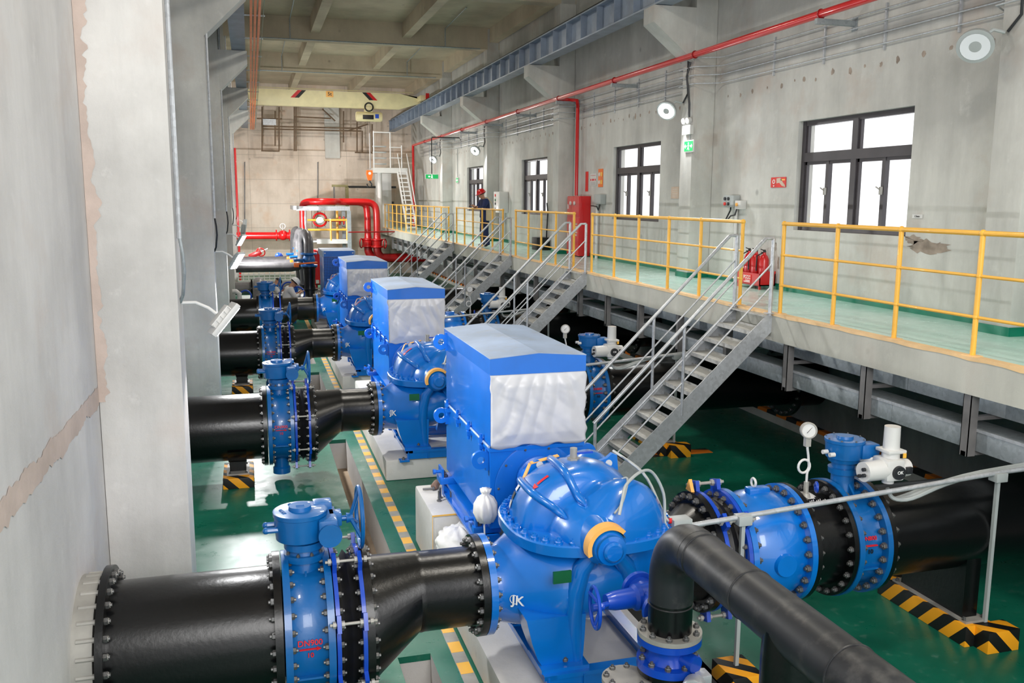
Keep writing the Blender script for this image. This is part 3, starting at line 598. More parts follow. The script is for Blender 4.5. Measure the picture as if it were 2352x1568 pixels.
for c, r in zip(CAB, (.008, .012, .012)):
    c = [V((x, Y0+y, z)) for x, y, z in c]; sm = []
    for i in range(len(c)-1):
        p0, p1, p2, p3 = c[max(i-1, 0)], c[i], c[i+1], c[min(i+2, len(c)-1)]
        for k in range(5): u = k/5; sm.append(.5*((2*p1)+(p2-p0)*u+(2*p0-5*p1+4*p2-p3)*u*u+(3*p1-p0-3*p2+p3)*u**3))
    b = MB(); b.tube(sm+[c[-1]], r, 8); b.make('sensor_cable', 'grey', t)
for z in (1.40, 1.46): MB().cyl((3.06, Y0-.42, z), (3.09, Y0-.42, z), .022, None, 10).make('cable_gland', 'redtext', t)
# concrete plinth of pump and motor
t = thing('machine_plinth', (2.4, Y0+1, 0), '', 'plinth'); proto(t, 'pale stepped concrete plinth under the blue pump and motor {}')
MB().box(1.69, 3.14, Y0-.6, Y0+2.30, 0, .30, .03).make('pump_block', 'plinth', t); MB().box(1.70, 3.14, Y0+2.30, Y0+3.34, 0, .68, .03).make('motor_block', 'plinth', t)

# motor
t = thing('electric_motor', (2.44, Y0+2.1, .9), '', 'motor'); MOTOR = t; proto(t, 'big blue box motor under a shallow pitched lid, {}', 2)
MY0, MY1, MX0, MX1 = Y0+1.06, Y0+2.98, 2.0, 2.885
def motor(t, with_band=True):
    MB().box(MX0, MX1, MY0, MY1, 1.72, 2.44, .012).make('cooler_box', 'motor', t)
    MB().box(MX0-.015, MX1+.015, MY0-.02, MY1+.02, 1.69, 1.725).make('joint_plate', 'motor', t)
    b = MB(); b.prism([(MX0+.0, 1.69), (MX1, 1.69), (MX1, 1.2), (MX1-.1, 1.02), (MX0+.1, 1.02), (MX0, 1.2)] if 0 else [(MX0, 1.69), (MX1, 1.69), (MX1, .96), (MX0, .96)], 'y', MY0, MY1); b.make('stator_housing', 'motor', t)
    b = MB(); b.prism([(MX0-.012, 2.40), (MX0-.012, 2.545), (2.44, 2.582), (MX1+.012, 2.545), (MX1+.012, 2.40)], 'y', MY0-.035, MY1+.035); b.make('lid_skirt', 'motor', t, 20)
    b = MB(); b.prism([(MX0-.032, 2.546), (2.44, 2.642), (MX1+.032, 2.546), (2.44, 2.639)] if 0 else [(MX0-.014, 2.546), (2.44, 2.583), (2.44, 2.590), (MX0-.014, 2.553)], 'y', MY0-.037, MY1+.037); b.prism([(MX1+.014, 2.546), (MX1+.014, 2.553), (2.44, 2.590), (2.44, 2.583)], 'y', MY0-.037, MY1+.037); b.make('lid', 'lid', t, 5)
    for x, s in ((MX0, -1), (MX1, 1)):
        for y, z in ((MY0+.05, 1.60), (MY1-.1, 1.60), (MY1-.1, 2.42)):
            b = MB(); b.disc((x+s*.075, y, z), (0, 1, 0), .04, .085, .034, 28); b.box(min(x, x+s*.03), max(x, x+s*.03), y+.001, y+.039, z-.1, z+.1); b.make('lifting_eye', 'motor', t)
    for k in range(4):
        y = MY0+.2+k*.5; b = MB(); b.box(MX0-.05, MX0, y, y+.06, 1.66, 1.70); b.cyl((MX0-.03, y+.03, 1.62), (MX0-.03, y+.03, 1.80), .014, None, 8); b.cyl((MX0-.03, y+.03, 1.72), (MX0-.03, y+.03, 1.76), .028, None, 6); b.make('clamp_bolt', 'motor', t)
    b = MB(); b.tube([(MX0-.012, MY0, 1.735), (MX0-.012, MY1, 1.735)], .012, 6); b.make('gasket_rod', 'lid', t)
    f = MB(); f.lathe([(0, .40), (.012, .40), (.016, .385)], (2.44, MY0, 1.34), (0, -1, 0), 56); es = f.make('end_shield', 'motor', t)
    for k in range(10): a = 2*PI*k/10; bolt(es, (2.44+.365*cos(a), MY0-.014, 1.34+.365*sin(a)), (0, -1, 0), .012)
    b = MB(); b.lathe([(0, .21), (.05, .21), (.06, .19), (.2, .18), (.22, .15)], (SHX, MY0-.01, SHZ), (0, -1, 0), 40); b.torus((SHX, MY0-.2, SHZ), (0, 1, 0), .19, .02, 40, 8); b.make('coupling_guard', 'motor', t)
    b = MB(); b.cyl((SHX, MY0-.1, SHZ), (SHX, Y0+.8, SHZ), .13, None, 28); b.make('coupling', 'motor', t)
    b = MB()
    for x in (MX0-.06, MX1-.06): b.box(x, x+.12, MY0+.05, MY1-.05, .86, .89); b.box(x, x+.12, MY0+.05, MY1-.05, .70, .725); b.box(x+.05, x+.07, MY0+.05, MY1-.05, .72, .87)
    b.box(MX0-.06, MX1+.06, MY1-.12, MY1-.02, .68, .89); b.box(MX0-.02, MX0+.1, MY0+.02, MY0+.16, .30, .89); b.box(MX1-.1, MX1+.02, MY0+.02, MY0+.16, .30, .89); b.make('base_frame', 'motor', t)
    for y in (MY0+.12, MY1-.28):
        b = MB(); b.box(MX0-.14, MX0+.12, y-.06, y+.16, .89, .96, .008); b.box(MX0-.12, MX0-.1, y-.05, y+.15, .96, 1.06); p = b.make('mounting_pad', 'motor', t)
        bolt(p, (MX0-.07, y, .96), (0, 0, 1), .026); bolt(p, (MX0-.07, y+.11, .96), (0, 0, 1), .026)
        q = MB(); q.cyl((MX0-.2, y+.05, 1.01), (MX0-.1, y+.05, 1.01), .018, None, 10); q.cyl((MX0-.2, y+.05, 1.01), (MX0-.17, y+.05, 1.01), .03, None, 6); q.make('jacking_screw', 'motor', p)
motor(t)
# plastic sheet taped over the motor's air grille
def sheet(seed, corners, name='plastic_sheet', push=.03):
    (x0, z0), (x1, z1) = corners; nx, nz = 60, 50; b = MB(); g = []
    for j in range(nz+1):
        for i in range(nx+1):
            u, v = i/nx, j/nz; e = noise.noise((u*9, seed, v*9))*.022
            xx = x0+(x1-x0)*u; zz = z0+(z1-z0)*v
            if i in (0, nx): xx += e+.02*noise.noise((v*3, seed, 3))+(.06*(1-v) if i == 0 else 0)
            if j == 0: zz += .05*noise.noise((u*4, seed, 7))+e
            if j == nz: zz += e*.6
            ed = min(u, 1-u, v, 1-v)*6; k = min(1, ed)
            fold = .02*abs(math.sin(13*(u-.55)/(.45+.9*(1-v))+3*noise.noise((u*1.5, v*1.5, seed))))+.022*abs(noise.noise((u*3.2+v*1.6, v*1.5, seed)))+.007*abs(noise.noise((u*8+v*5, v*5, seed)))
            g.append((xx, MY0-.012-push*.4-k*(abs(fold)+.01), zz))
    b.mesh(g, [(j*(nx+1)+i, j*(nx+1)+i+1, (j+1)*(nx+1)+i+1, (j+1)*(nx+1)+i) for j in range(nz) for i in range(nx)])
    o = b.make(name, 'sheet', None, 180); m = o.modifiers.new('thick', 'SOLIDIFY'); m.thickness = .003; return o
SH = sheet(1.7, ((1.985, 1.74), (2.905, 2.405))); tag(SH, 'crumpled white plastic sheet taped over the motor front nearest the camera', 'plastic sheet', 'plastic sheets on the motors')

# ---------------------------------------------------------------- discharge side of a pump line
def D(x): return (x, Y0, ZD)
C1 = D(0); PR = .408; FR = .507
t = thing('discharge_reducer', (3.35, Y0, ZD-.4), '', 'pipe'); proto(t, 'black cone reducer on the discharge side of the blue pump {}', 2)
MB().lathe([(3.24, .255), (3.28, .26), (3.46, .405), (3.52, .408)], C1, XA, 48).make('pipe', 'black', t); f = MB().disc(D(3.212), XA, .045, .36, .24, 48).make('flange', 'black', t)
f = MB().disc(D(3.50), XA, .05, FR, .4, 56).make('flange', 'black', t); bolts(f, D(3.50), (-1, 0, 0), .465, 24, .03)
t = thing('discharge_joint', (3.65, Y0, ZD-.5), '', 'expansion joint'); proto(t, 'blue and black expansion joint with tie rods right of the pump {}', 2)
MB().lathe([(3.56, .44), (3.6, .42), (3.66, .455), (3.72, .42), (3.76, .44)], C1, XA, 48).make('bellows', 'rubber', t)
for x, d in ((3.556, 1), (3.755, -1)):
    f = MB().disc(D(x), XA, .035, FR, .41, 56).make('ring_flange', 'royal', t); bolts(f, D(x+.035 if d > 0 else x), (d, 0, 0), .465, 24, .024)
    for k in range(6):
        a = 2*PI*(k+.25)/6; MB().obox((x+.018, Y0+.54*cos(a), ZD+.54*sin(a)), (.035, .1, .12), Matrix.Rotation(a, 3, 'X')).make('lug', 'royal', f)
for k in range(6):
    a = 2*PI*(k+.25)/6; y, z = Y0+.56*cos(a), ZD+.56*sin(a); b = MB(); b.cyl((3.5, y, z), (3.85, y, z), .014, None, 8)
    for x in (3.52, 3.60, 3.73, 3.8): b.cyl((x, y, z), (x+.025, y, z), .028, None, 6)
    b.make('tie_rod', 'steelgrey', t)
MB().prism([(Y0+.05, ZD+.5), (Y0+.16, ZD+.5), (Y0+.11, ZD+.6)], 'x', 3.50, 3.53).make('marker_tab', 'amber', t)
t = thing('check_valve', (4.1, Y0, ZD-.5), '', 'valve'); proto(t, 'bright blue bulging check valve right of the pump {}', 2)
b = MB(); b.lathe([(3.80, .43), (3.86, .42), (3.92, .44), (4.02, .475), (4.16, .485), (4.26, .46), (4.33, .43), (4.36, .43)], C1, XA, 56); b.lathe([(.40, .1), (.47, .1), (.505, .09)], D(4.1), (0, -1, 0), 24); b.box(4.0, 4.2, Y0-.05, Y0+.05, ZD+.4, ZD+.52, .02); b.make('body', 'blue', t)
for x, d in ((3.795, 1), (4.34, -1)):
    f = MB().disc(D(x), XA, .05, FR, .41, 56).make('flange', 'blue', t); bolts(f, D(x+.05 if d > 0 else x), (d, 0, 0), .465, 24, .03)
MB().torus((4.06, Y0, ZD+.56), (1, 0, 0), .035, .011, 20, 8).make('eye_bolt', 'offwhite', t)
t = thing('spool_pipe', (4.6, Y0, ZD-.4), '', 'pipe'); proto(t, 'short glossy black spool pipe between the check valve and motor valve {}', 2)
MB().lathe([(4.40, PR), (4.78, PR)], C1, XA, 56).make('pipe', 'black', t)
for x, d in ((4.393, 1), (4.745, -1)):
    f = MB().disc(D(x), XA, .042, FR, .4, 56).make('flange', 'black', t); bolts(f, D(x+.042 if d > 0 else x), (d, 0, 0), .465, 24, .026)
b = MB()
for i in range(6):
    for k in range(9):
        x0, x1, a0, a1 = 4.49+.025*i, 4.515+.025*i, 1.33+.06*k, 1.39+.06*k; rr = PR+.003
        if k == 0 and i in (0, 5) or k == 8 and i in (0, 5): continue
        b.mesh([(x, Y0-rr*cos(a), ZD+rr*sin(a)) for x, a in ((x0, a0), (x1, a0), (x1, a1), (x0, a1))], [(0, 1, 2, 3)])
b.make('primed_patch', 'offwhite', t, label='bare whitish patch'); b = MB()
for i in range(8): a = 1.20+.02*(i % 3); b.bar((4.53+.022*i, Y0-(PR+.002)*cos(a), ZD+(PR+.002)*sin(a)), (4.545+.022*i, Y0-(PR+.002)*cos(a+.06), ZD+(PR+.002)*sin(a+.06)), .006, .003)
b.make('paint_scrawl', 'whitetext', t); b = MB(); b.cyl((4.55, Y0-.05, ZD+.38), (4.55, Y0-.05, ZD+.44), .05, .03, 14); b.make('boss', 'steelgrey', t)
# pressure gauge on a siphon loop
t = thing('pressure_gauge', (4.55, Y0-.05, ZD+.44), '', 'gauge'); proto(t, 'silver pressure gauge on a looped siphon tube, {}', 2)
gx, gy, g0 = 4.55, Y0-.05, ZD+.44
loop = [(gx, gy, g0+.1), (gx, gy, g0+.17)]+[(gx-.03+.055*cos(a)+.0, gy+.012*k/16, g0+.24+.06*sin(a)) for k, a in [(k, -.9+k*2*PI/16*1.06) for k in range(18)]]+[(gx+.01, gy+.01, g0+.33), (gx-.01, gy, g0+.40), (gx-.015, gy, g0+.47)]
MB().tube(loop, .011, 8).make('siphon_tube', 'offwhite', t); b = MB(); b.cyl((gx, gy, g0), (gx, gy, g0+.1), .022, None, 8); b.make('cock', 'steelgrey', t); MB().torus((gx+.09, gy-.02, g0+.05), (1, -.4, 0), .04, .013, 18, 6).make('cock_wheel', 'royal', t)
MB().box(gx-.04, gx+.01, gy-.02, gy+.02, g0+.42, g0+.50).make('needle_block', 'steelgrey', t)
gn = V((-.35, -1, .1)).normalized(); gc = V((gx-.01, gy, g0+.56)); b = MB(); b.lathe([(-.025, .0), (-.025, .07), (.02, .072), (.028, .066), (.028, .06), (.02, .058)], gc, gn, 32, cap=False); gb = b.make('gauge_case', 'steelgrey', t); b = MB(); b.lathe([(.018, .06), (.021, .0)], gc, gn, 28, cap=False); b.make('dial', 'offwhite', gb); b = MB(); b.bar(gc+gn*.024-V((.02, 0, .02)), gc+gn*.024+V((.03, 0, .03)), .004, .002); b.make('needle', 'blackp', gb)
# motorised butterfly valve
t = thing('motorised_valve', (4.95, Y0, ZD-.5), '', 'valve'); proto(t, 'blue butterfly valve topped by a white electric actuator, {}', 2)
b = MB(); b.lathe([(4.8, .44), (4.86, .425), (4.95, .42), (5.05, .425), (5.1, .44)], C1, XA, 56); b.lathe([(.36, .12), (.5, .1), (.58, .1)], D(4.95), (0, 0, 1), 24); b.prism([(Y0-.2, ZD+.4), (Y0, ZD+.6), (Y0+.2, ZD+.4)], 'x', 4.94, 4.96); b.box(4.86, 5.05, Y0-.427, Y0+.427, ZD-.16, ZD-.145); b.make('body', 'valve', t)
for x, d in ((4.79, 1), (5.07, -1)):
    f = MB().disc(D(x), XA, .05, .515, .41, 56).make('flange', 'valve', t); bolts(f, D(x+.05 if d > 0 else x), (d, 0, 0), .47, 24, .03)
gz = ZD+.58; b = MB(); b.lathe([(0, .125), (.05, .13), (.055, .1), (.10, .1), (.105, .13), (.14, .14), (.145, .155), (.28, .165), (.285, .172), (.31, .172), (.312, .155)], (4.95, Y0, gz), (0, 0, 1), 40); b.lathe([(.31, .075), (.335, .07)], (4.95, Y0, gz), (0, 0, 1), 24); b.box(5.02, 5.2, Y0-.16, Y0-.02, gz+.15, gz+.28, .02); b.make('gearbox', 'valve', t)
for k in range(8): a = 2*PI*k/8; bolt(t, (4.95+.158*cos(a), Y0+.158*sin(a), gz+.31), (0, 0, 1), .009)
for y in (-.1, .0): MB().cyl((4.78, Y0+y, gz+.2), (4.73, Y0+y, gz+.2), .02, None, 10).make('stop_screw', 'offwhite', t)
ay = Y0-.30; ax = 5.13; az = gz+.10; b = MB(); b.cyl((ax-.22, ay-.02, az), (ax+.02, ay, az), .085, .09, 28); b.box(ax-.03, ax+.15, ay-.09, ay+.12, az-.09, az+.1, .03); b.cyl((ax+.13, ay, az), (ax+.24, ay, az), .085, .075, 24); b.cyl((ax+.07, ay+.02, az-.13), (ax+.07, ay+.02, az), .05, None, 16); b.cyl((ax+.05, ay+.1, az), (ax-.05, ay+.26, az+.06), .05, .06, 16); ac = b.make('actuator_body', 'offwhite', t)
b = MB(); b.cyl((ax+.08, ay+.02, az+.08), (ax+.08, ay+.02, az+.16), .075, None, 24); b.box(ax-.01, ax+.17, ay-.07, ay+.11, az+.145, az+.175, .01); b.cyl((ax+.08, ay+.02, az+.17), (ax+.08, ay+.02, az+.37), .07, .066, 28); mo = b.make('motor_can', 'offwhite', ac); text('lettering', 'FLOWSET', (ax+.095, ay-.048, az+.27), (0, -.02, 1), (-1, -.25, 0), .04, 'grey', mo) if 0 else None
for dx, dz in ((-.03, .03), (-.035, -.02), (.02, -.04)): MB().cyl((ax-.225, ay-.02+dx, az+dz), (ax-.25, ay-.02+dx, az+dz), .016, None, 10).make('control_knob', 'dark', ac)
b = MB(); b.cyl((ax+.08, ay-.085, az-.01), (ax+.08, ay-.115, az-.01), .062, .058, 24); sd = b.make('selector_dial', 'dark', ac); text('lettering', 'OK', (ax+.08, ay-.117, az-.005), (1, 0, 0), (0, 0, 1), .04, 'whitetext', sd)
MB().box(ax+.16, ax+.22, ay-.1, ay-.07, az-.03, az+.03, .006).make('display_window', 'dark', ac); MB().box(ax+.13, ax+.16, ay-.078, ay-.07, az+.11, az+.15).make('warning_sticker', 'yellow', ac)
wrapped_text('DN800', 4.94, .28, .436, .05, 'redtext', t, Y0, ZD); wrapped_text('10', 4.95, .02, .436, .055, 'blacktext', t, Y0, ZD)
b = MB(); b.box(4.88, 5.02, Y0-.438, Y0-.415, ZD+.055, ZD+.063); b.make('flow_mark', 'redtext', t)
# header pipe to the wall
t = thing('discharge_pipe', (7, Y0, ZD-.4), '', 'pipe'); proto(t, 'wide black discharge pipe running under the gallery, {}')
MB().lathe([(5.15, PR), (8.55, PR)], C1, XA, 56).make('pipe', 'black', t); f = MB().disc(D(5.122), XA, .05, FR, .4, 56).make('flange', 'black', t); bolts(f, D(5.172), XA, .465, 24, .03)
f = MB().disc(D(8.38), XA, .06, .6, .4, 48).make('wall_flange', 'black', t); bolts(f, D(8.38), (-1, 0, 0), .54, 24, .03); MB().cyl(D(8.44), D(9.0), .45, None, 40).make('wall_sleeve', 'black', t)
t = thing('pipe_saddle', (6.0, Y0, 0), '', 'pipe support'); proto(t, 'black plate saddle carrying the wide discharge pipe {}', 1)
b = MB(); b.box(6.06, 6.22, Y0-.34, Y0+.46, .22, ZD-.2); b.make('plate_box', 'black', t); bp = MB().box(6.03, 6.27, Y0-.42, Y0+.55, .2, .222).make('base_plate', 'steelgrey', t)
for x in (6.045, 6.25):
    for y in (-.38, .5): bolt(bp, (x, Y0+y, .222), (0, 0, 1), .02)
t = MB().box(6.0, 6.3, Y0-.46, Y0+.72, 0, .2, .008).make('support_block', 'hazard'); tag(t, '', 'block'); proto(t, 'long yellow and black striped block under the discharge pipe {}', 1)
# conduit on posts
t = thing('conduit_stand', (4.6, Y0-.45, .15), '', 'conduit'); proto(t, 'galvanised conduit on thin posts in front of the discharge valves {}', 2)
yc = Y0-.42; b = MB(); b.tube([(3.2, yc, 1.40), (6.3, yc, 1.60), (8.9, yc, 1.68)], .022, 10); b.make('conduit', 'galv', t); MB().box(3.08, 3.24, yc-.06, yc+.06, 1.36, 1.48, .008).make('junction_box', 'grey', t)
for x, z, zb in ((3.72, 1.40, .15), (6.24, 1.55, .2)):
    b = MB(); b.box(x-.016, x+.016, yc-.016, yc+.016, zb, z); b.make('post', 'grey', t); MB().box(x-.06, x+.06, yc-.05, yc+.05, z-.03, z+.05, .006).make('clamp', 'grey', t)
for k in range(3):
    z = 1.56; dy = .05*k; b = MB(); p = [(5.2, Y0-.28, 1.50), (5.24, Y0-.3, 1.40), (5.38, yc+.06+dy, 1.40), (5.7, yc+.05+dy*.5, z-.04), (6.2, yc+.05+dy*.5, z+.04), (8.9, yc+.05+dy*.5, z+.15)]; sm = []
    for q, r in zip(p, p[1:]): sm += [V(q).lerp(V(r), u/4) for u in range(4)]
    for _ in range(3): sm = [sm[0]]+[(sm[i-1]+sm[i]*2+sm[i+1])/4 for i in range(1, len(sm)-1)]+[sm[-1]]
    b.tube(sm, .018, 8); b.make('flexible_conduit', 'grey', t)
for i, (x, lab) in enumerate(((3.72, 'small yellow and black block under the left conduit post {}'), (6.24, 'short striped block under the right conduit post {}'))):
    q = MB().box(x-.14, x+.2*i+.14*(1-i), yc-.2, yc+(-.045+.04)*i+.15*(1-i), 0, (.15, .2)[i], .006).make('post_block', 'hazard'); tag(q, '', 'block'); proto(q, lab, 1)

# ---------------------------------------------------------------- the other three lines
COPIES = {}
for root, tmpl, last in PROTO:
    for k in range(1, last+1):
        COPIES[root.name, k] = dup(root, (0, DY*k, 0), tmpl.format(ORD[k]), skip=('bolt', 'anchor_studs') if k >= 3 else ())
for k, s in ((1, 5.3), (2, 9.1)):
    c = sheet(s, ((1.99, 1.70 if k == 1 else 1.80), (2.9, 2.405))); c.location = (0, DY*k, 0); tag(c, 'white plastic sheet hanging over the motor front '+ORD[k], 'plastic sheet', 'plastic sheets on the motors')
# the farthest motor is smaller and has an open perforated grille
t = thing('electric_motor', (2.44, Y0+DY*3+2, .9), 'blue motor with bare perforated grille front, farthest of the motors', 'motor', 'motor of the pump lines')
yb = Y0+DY*3+1.3
MB().box(1.98, 2.86, yb, yb+1.6, .7, 2.28, .01).make('housing', 'motor', t); b = MB(); b.box(1.94, 2.9, yb-.04, yb+1.65, 2.26, 2.44, .02); b.make('lid', 'lid', t); MB().box(1.99, 2.85, yb-.05, yb-.03, 2.27, 2.43).make('lid_front', 'motor', t)
MB().box(1.99, 2.85, yb-.012, yb-.001, 1.55, 2.25).make('grille', 'grille', t)
for x in (2.02, 2.82): MB().cyl((x, yb-.06, 2.37), (x, yb-.045, 2.37), .02, None, 12).make('lid_screw', 'offwhite', t)

# ---------------------------------------------------------------- yellow guard rails
RX = 6.56
def guard(posts, label):
    t = thing('guard_rail', (RX, posts[0], ZP), label, 'railing', 'yellow guard rails along the gallery'); zt = ZP+1.16
    y0, y1 = posts[0], posts[-1]
    MB().cyl((RX, y0-.02, zt), (RX, y1+.02, zt), .026, None, 14).make('top_rail', 'yellow', t)
    for z in (.76, .37): MB().cyl((RX, y0, ZP+z), (RX, y1, ZP+z), .016, None, 12).make('mid_rail', 'yellow', t)
    for y in posts:
        b = MB(); b.cyl((RX, y, ZP), (RX, y, zt), .026, None, 14); b.ball((RX, y, zt), .036, 14)
        for z in (.76, .37): b.ball((RX, y, ZP+z), .031, 12)
        p = b.make('post', 'yellow', t); MB().box(RX-.07, RX+.06, y-.07, y+.07, ZP, ZP+.008).make('base_plate', 'edge', p)
    for y, s in ((y0, -1), (y1, 1)):
        for z, r in ((1.16, .016), (.76, .009)): MB().cyl((RX, y+s*.036, ZP+z), (RX, y+s*.042, ZP+z), r, None, 10).make('end_hole', 'blackp', t)
guard([10.157, 9.05, 7.98, 6.876, 5.78, 4.68], 'yellow guard rail at the right edge of the photo, nearest the camera')
guard([16.95, 15.776, 14.682, 13.48, 12.382, 11.172], 'yellow guard rail between the two nearest stairs, in front of the red extinguisher stand')
guard([22.40, 21.287, 20.261, 19.199, 18.012], 'yellow guard rail just left of the tall red cabinet')
guard([29.405, 28.24, 27.10, 25.94, 24.75, 23.65], 'yellow guard rail in front of the man in the red helmet')
guard([46.1-1.287*k for k in range(13)], 'farthest yellow guard rail with closely seen posts beside the red pipes')

# ---------------------------------------------------------------- galvanised stairs down to the pump floor
def stair(ya, yb, label, n=12):
    t = thing('steel_stair', (5.3, (ya+yb)/2, 0), label, 'stairs', 'galvanised stairs from the gallery')
    xt, zt, xb = 6.50, ZP-.03, 4.0; sl = (zt)/(xt-xb)
    for y in (ya+.03, yb-.03):
        b = MB(); s = 1 if y < (ya+yb)/2 else -1
        q = [(xt, zt-.21), (xt, zt+.02), (xt-.07, zt+.02), (xb-.12, .12), (xb-.12, 0), (xb+.12, 0)]; b.prism(q, 'y', y-.006, y+.006)
        for dz in (.015, -.205): b.bar((xt-.03, y+s*.03, zt+dz), (xb+(.0 if dz > 0 else .13), y+s*.03, .0 if dz < 0 else .09), .06, .008)
        b.make('stringer', 'galv', t)
    for i in range(n):
        z = zt-.20*(i+1)*.985; x = xt-.2*(i+1)*1.0
        if z < .1: break
        b = MB(); b.box(x-.115, x+.135, ya+.04, yb-.04, z-.006, z); b.box(x-.118, x-.112, ya+.04, yb-.04, z-.05, z); b.box(x+.13, x+.135, ya+.04, yb-.04, z-.03, z+.03); b.make('tread', 'tread', t)
    MB().box(6.36, 6.50, ya+.03, yb-.03, zt-.012, zt).make('tread', 'tread', t)
    for y in (ya+.03, yb-.03):
        X = lambda z: xb+(z)/sl
        for h, r, nm in ((1.0, .024, 'handrail'), (.70, .012, 'mid_rail'), (.40, .012, 'mid_rail')):
            p = [(xt-.05, y, zt+h), (4.05, y, zt+h-(xt-.05-4.05)*sl)]
            if nm == 'handrail': p = [(xt-.04, y, zt+h), (xt-.15, y, zt+h), (4.03, y, zt+h-(xt-.15-4.03)*sl)]
            else: p = [(xt-.04, y, zt+h-.02), (4.03, y, zt+h-.02-(xt-.04-4.03)*sl)]
            MB().tube(p, r, 10).make(nm, 'galv', t)
        for x, r in ((xt-.04, .026), (5.24, .02), (4.05, .022)):
            zb = (x-xb)*sl-.02; zz = zt+1.0-(xt-.15-x)*sl if x < 6.3 else zt+1.0
            if x > 6.3: zb = zt
            MB().cyl((x, y, zb), (x, y, zz), r, None, 10).make('post', 'galv', t)
        b = MB(); b.box(xt-.1, xt+.06, y-.06, y+.06, ZP-.004, ZP+.004); b.make('foot_plate', 'galv', t)
    return t
stair(10.20, 11.17, 'galvanised stair nearest the camera, beside the biggest blue motor')
stair(17.0, 18.0, 'galvanised stair second from the camera, left of the red cabinet')
stair(22.5, 23.62, 'galvanised stair third from the camera, right of the man in the red helmet')
stair(29.45, 30.65, 'galvanised stair farthest from the camera, in front of the dark red pipe')

# ---------------------------------------------------------------- cable trunking under the gallery edge
for (x0, x1, z0, z1), lab in (((6.62, 6.92, 1.58, 1.80), 'lower galvanised cable trunk hung under the gallery edge'), ((6.80, 7.1, 1.92, 2.12), 'upper galvanised cable trunk hung under the gallery edge')):
    t = thing('cable_trunk', (x0, 4, z0), lab, 'cable trunk', 'cable trunks under the gallery')
    y = 2.
    while y < 44: MB().box(x0, x1, y, y+2.996, z0, z1, .003).make('trunk_section', 'galvdark', t); y += 3
    b = MB(); b.box(x0-.01, x0-.001, 2, 44, z1-.03, z1); b.make('lid_edge', 'galv', t)
y = 3.78; i = 0
while y < 45:
    t = MB(); t.box(6.52, 6.615, y-.05, y-.042, 1.53, 2.2); t.box(6.52, 6.528, y-.05, y+.05, 1.53, 2.2); t.box(6.52, 6.615, y+.042, y+.05, 1.53, 2.2); t.box(6.52, 7.12, y-.03, y+.03, 1.53, 1.575); t.box(6.615, 7.12, y-.03, y+.03, 1.875, 1.915)
    tag(t.make('trunk_hanger', 'greypipe'), 'grey channel hanger holding the cable trunks under the gallery edge', 'hanger', 'trunk hangers under the gallery'); y += 1.535; i += 1
tag(MB().mesh and (lambda b: (b.box(6.615, 6.619, 7.25, 7.75, 1.803-.01, 1.803), b)[1])(MB()).make('paint_scribble', 'redtext'), 'red paint scribble on top of the lower cable trunk', 'paint mark') if 0 else None

# ---------------------------------------------------------------- red fire main on the right wall
t = thing('fire_main', (7.78, 20, 6.5), 'long red fire main running high along the right wall', 'pipe')
FX, FZ = 7.76, 6.53
MB().cyl((FX, YB, FZ), (FX, 44.5, FZ), .055, None, 18).make('pipe', 'red', t)
MB().tube([(FX, 22.75, FZ), (FX+.2, 22.7, FZ-.02), (8.05, 22.65, FZ-.02), (8.13, 22.5, FZ-.04), (8.15, 22.3, FZ-.07), (8.15, 22.25, FZ-.2), (8.15, 22.25, 4.05)], .045, 14).make('drop_pipe', 'red', t)
MB().tube([(FX, 44.4, FZ), (FX, 44.5, FZ), (FX, 44.5, FZ-.1), (FX, 44.5, ZP+.1)], .06, 14).make('drop_pipe', 'red', t)
y = 3.9
while y < 44: MB().torus((FX, y, FZ), (0, 1, 0), .06, .012, 16, 6).make('pipe_clamp', 'darkred', t); y += 3.74
y = 3.9
while y < 44:
    if min(abs(y-c-.2) for c in COLY) > .5:
        b = MB(); b.box(7.68, XR-.01, y-.03, y+.03, FZ-.14, FZ-.065); b.box(XR-.012, XR, y-.06, y+.06, FZ-.2, FZ-.02); tag(b.make('pipe_bracket', 'galvdark'), 'grey wall arm carrying the red fire main', 'bracket', 'wall arms under the fire main')
    y += 3.74
# conduits along the right wall, stepping round the columns
for i, z in enumerate((6.50, 6.35, 6.20, 6.05)):
    p = []; y = 2.
    for c in COLY:
        if c < 2: continue
        p += [(XR-.05, c-.42, z), (XR-.08, c-.30, z), (7.84, c-.06, z), (7.83, c+.05, z), (7.83, c+.42, z), (7.84, c+.53, z), (XR-.08, c+.8, z), (XR-.05, c+.92, z)]
    p = [(XR-.05, YB, z)]+[q for q in p]+[(XR-.05, 45.5, z)]
    tag(MB().tube(p, .011, 8).make('wall_conduit', 'galv'), ('top', 'second', 'third', 'bottom')[i]+' of the four thin conduits along the right wall', 'conduit', 'four conduits along the right wall')
y = 2.6
while y < 44:
    if min(abs(y-c-.2) for c in COLY) > .85: tag(MB().box(XR-.03, XR, y-.014, y+.014, 5.97, 6.58).make('conduit_strut', 'galv'), 'upright steel strut holding the four wall conduits', 'strut', 'conduit struts on the right wall')
    y += 1.35

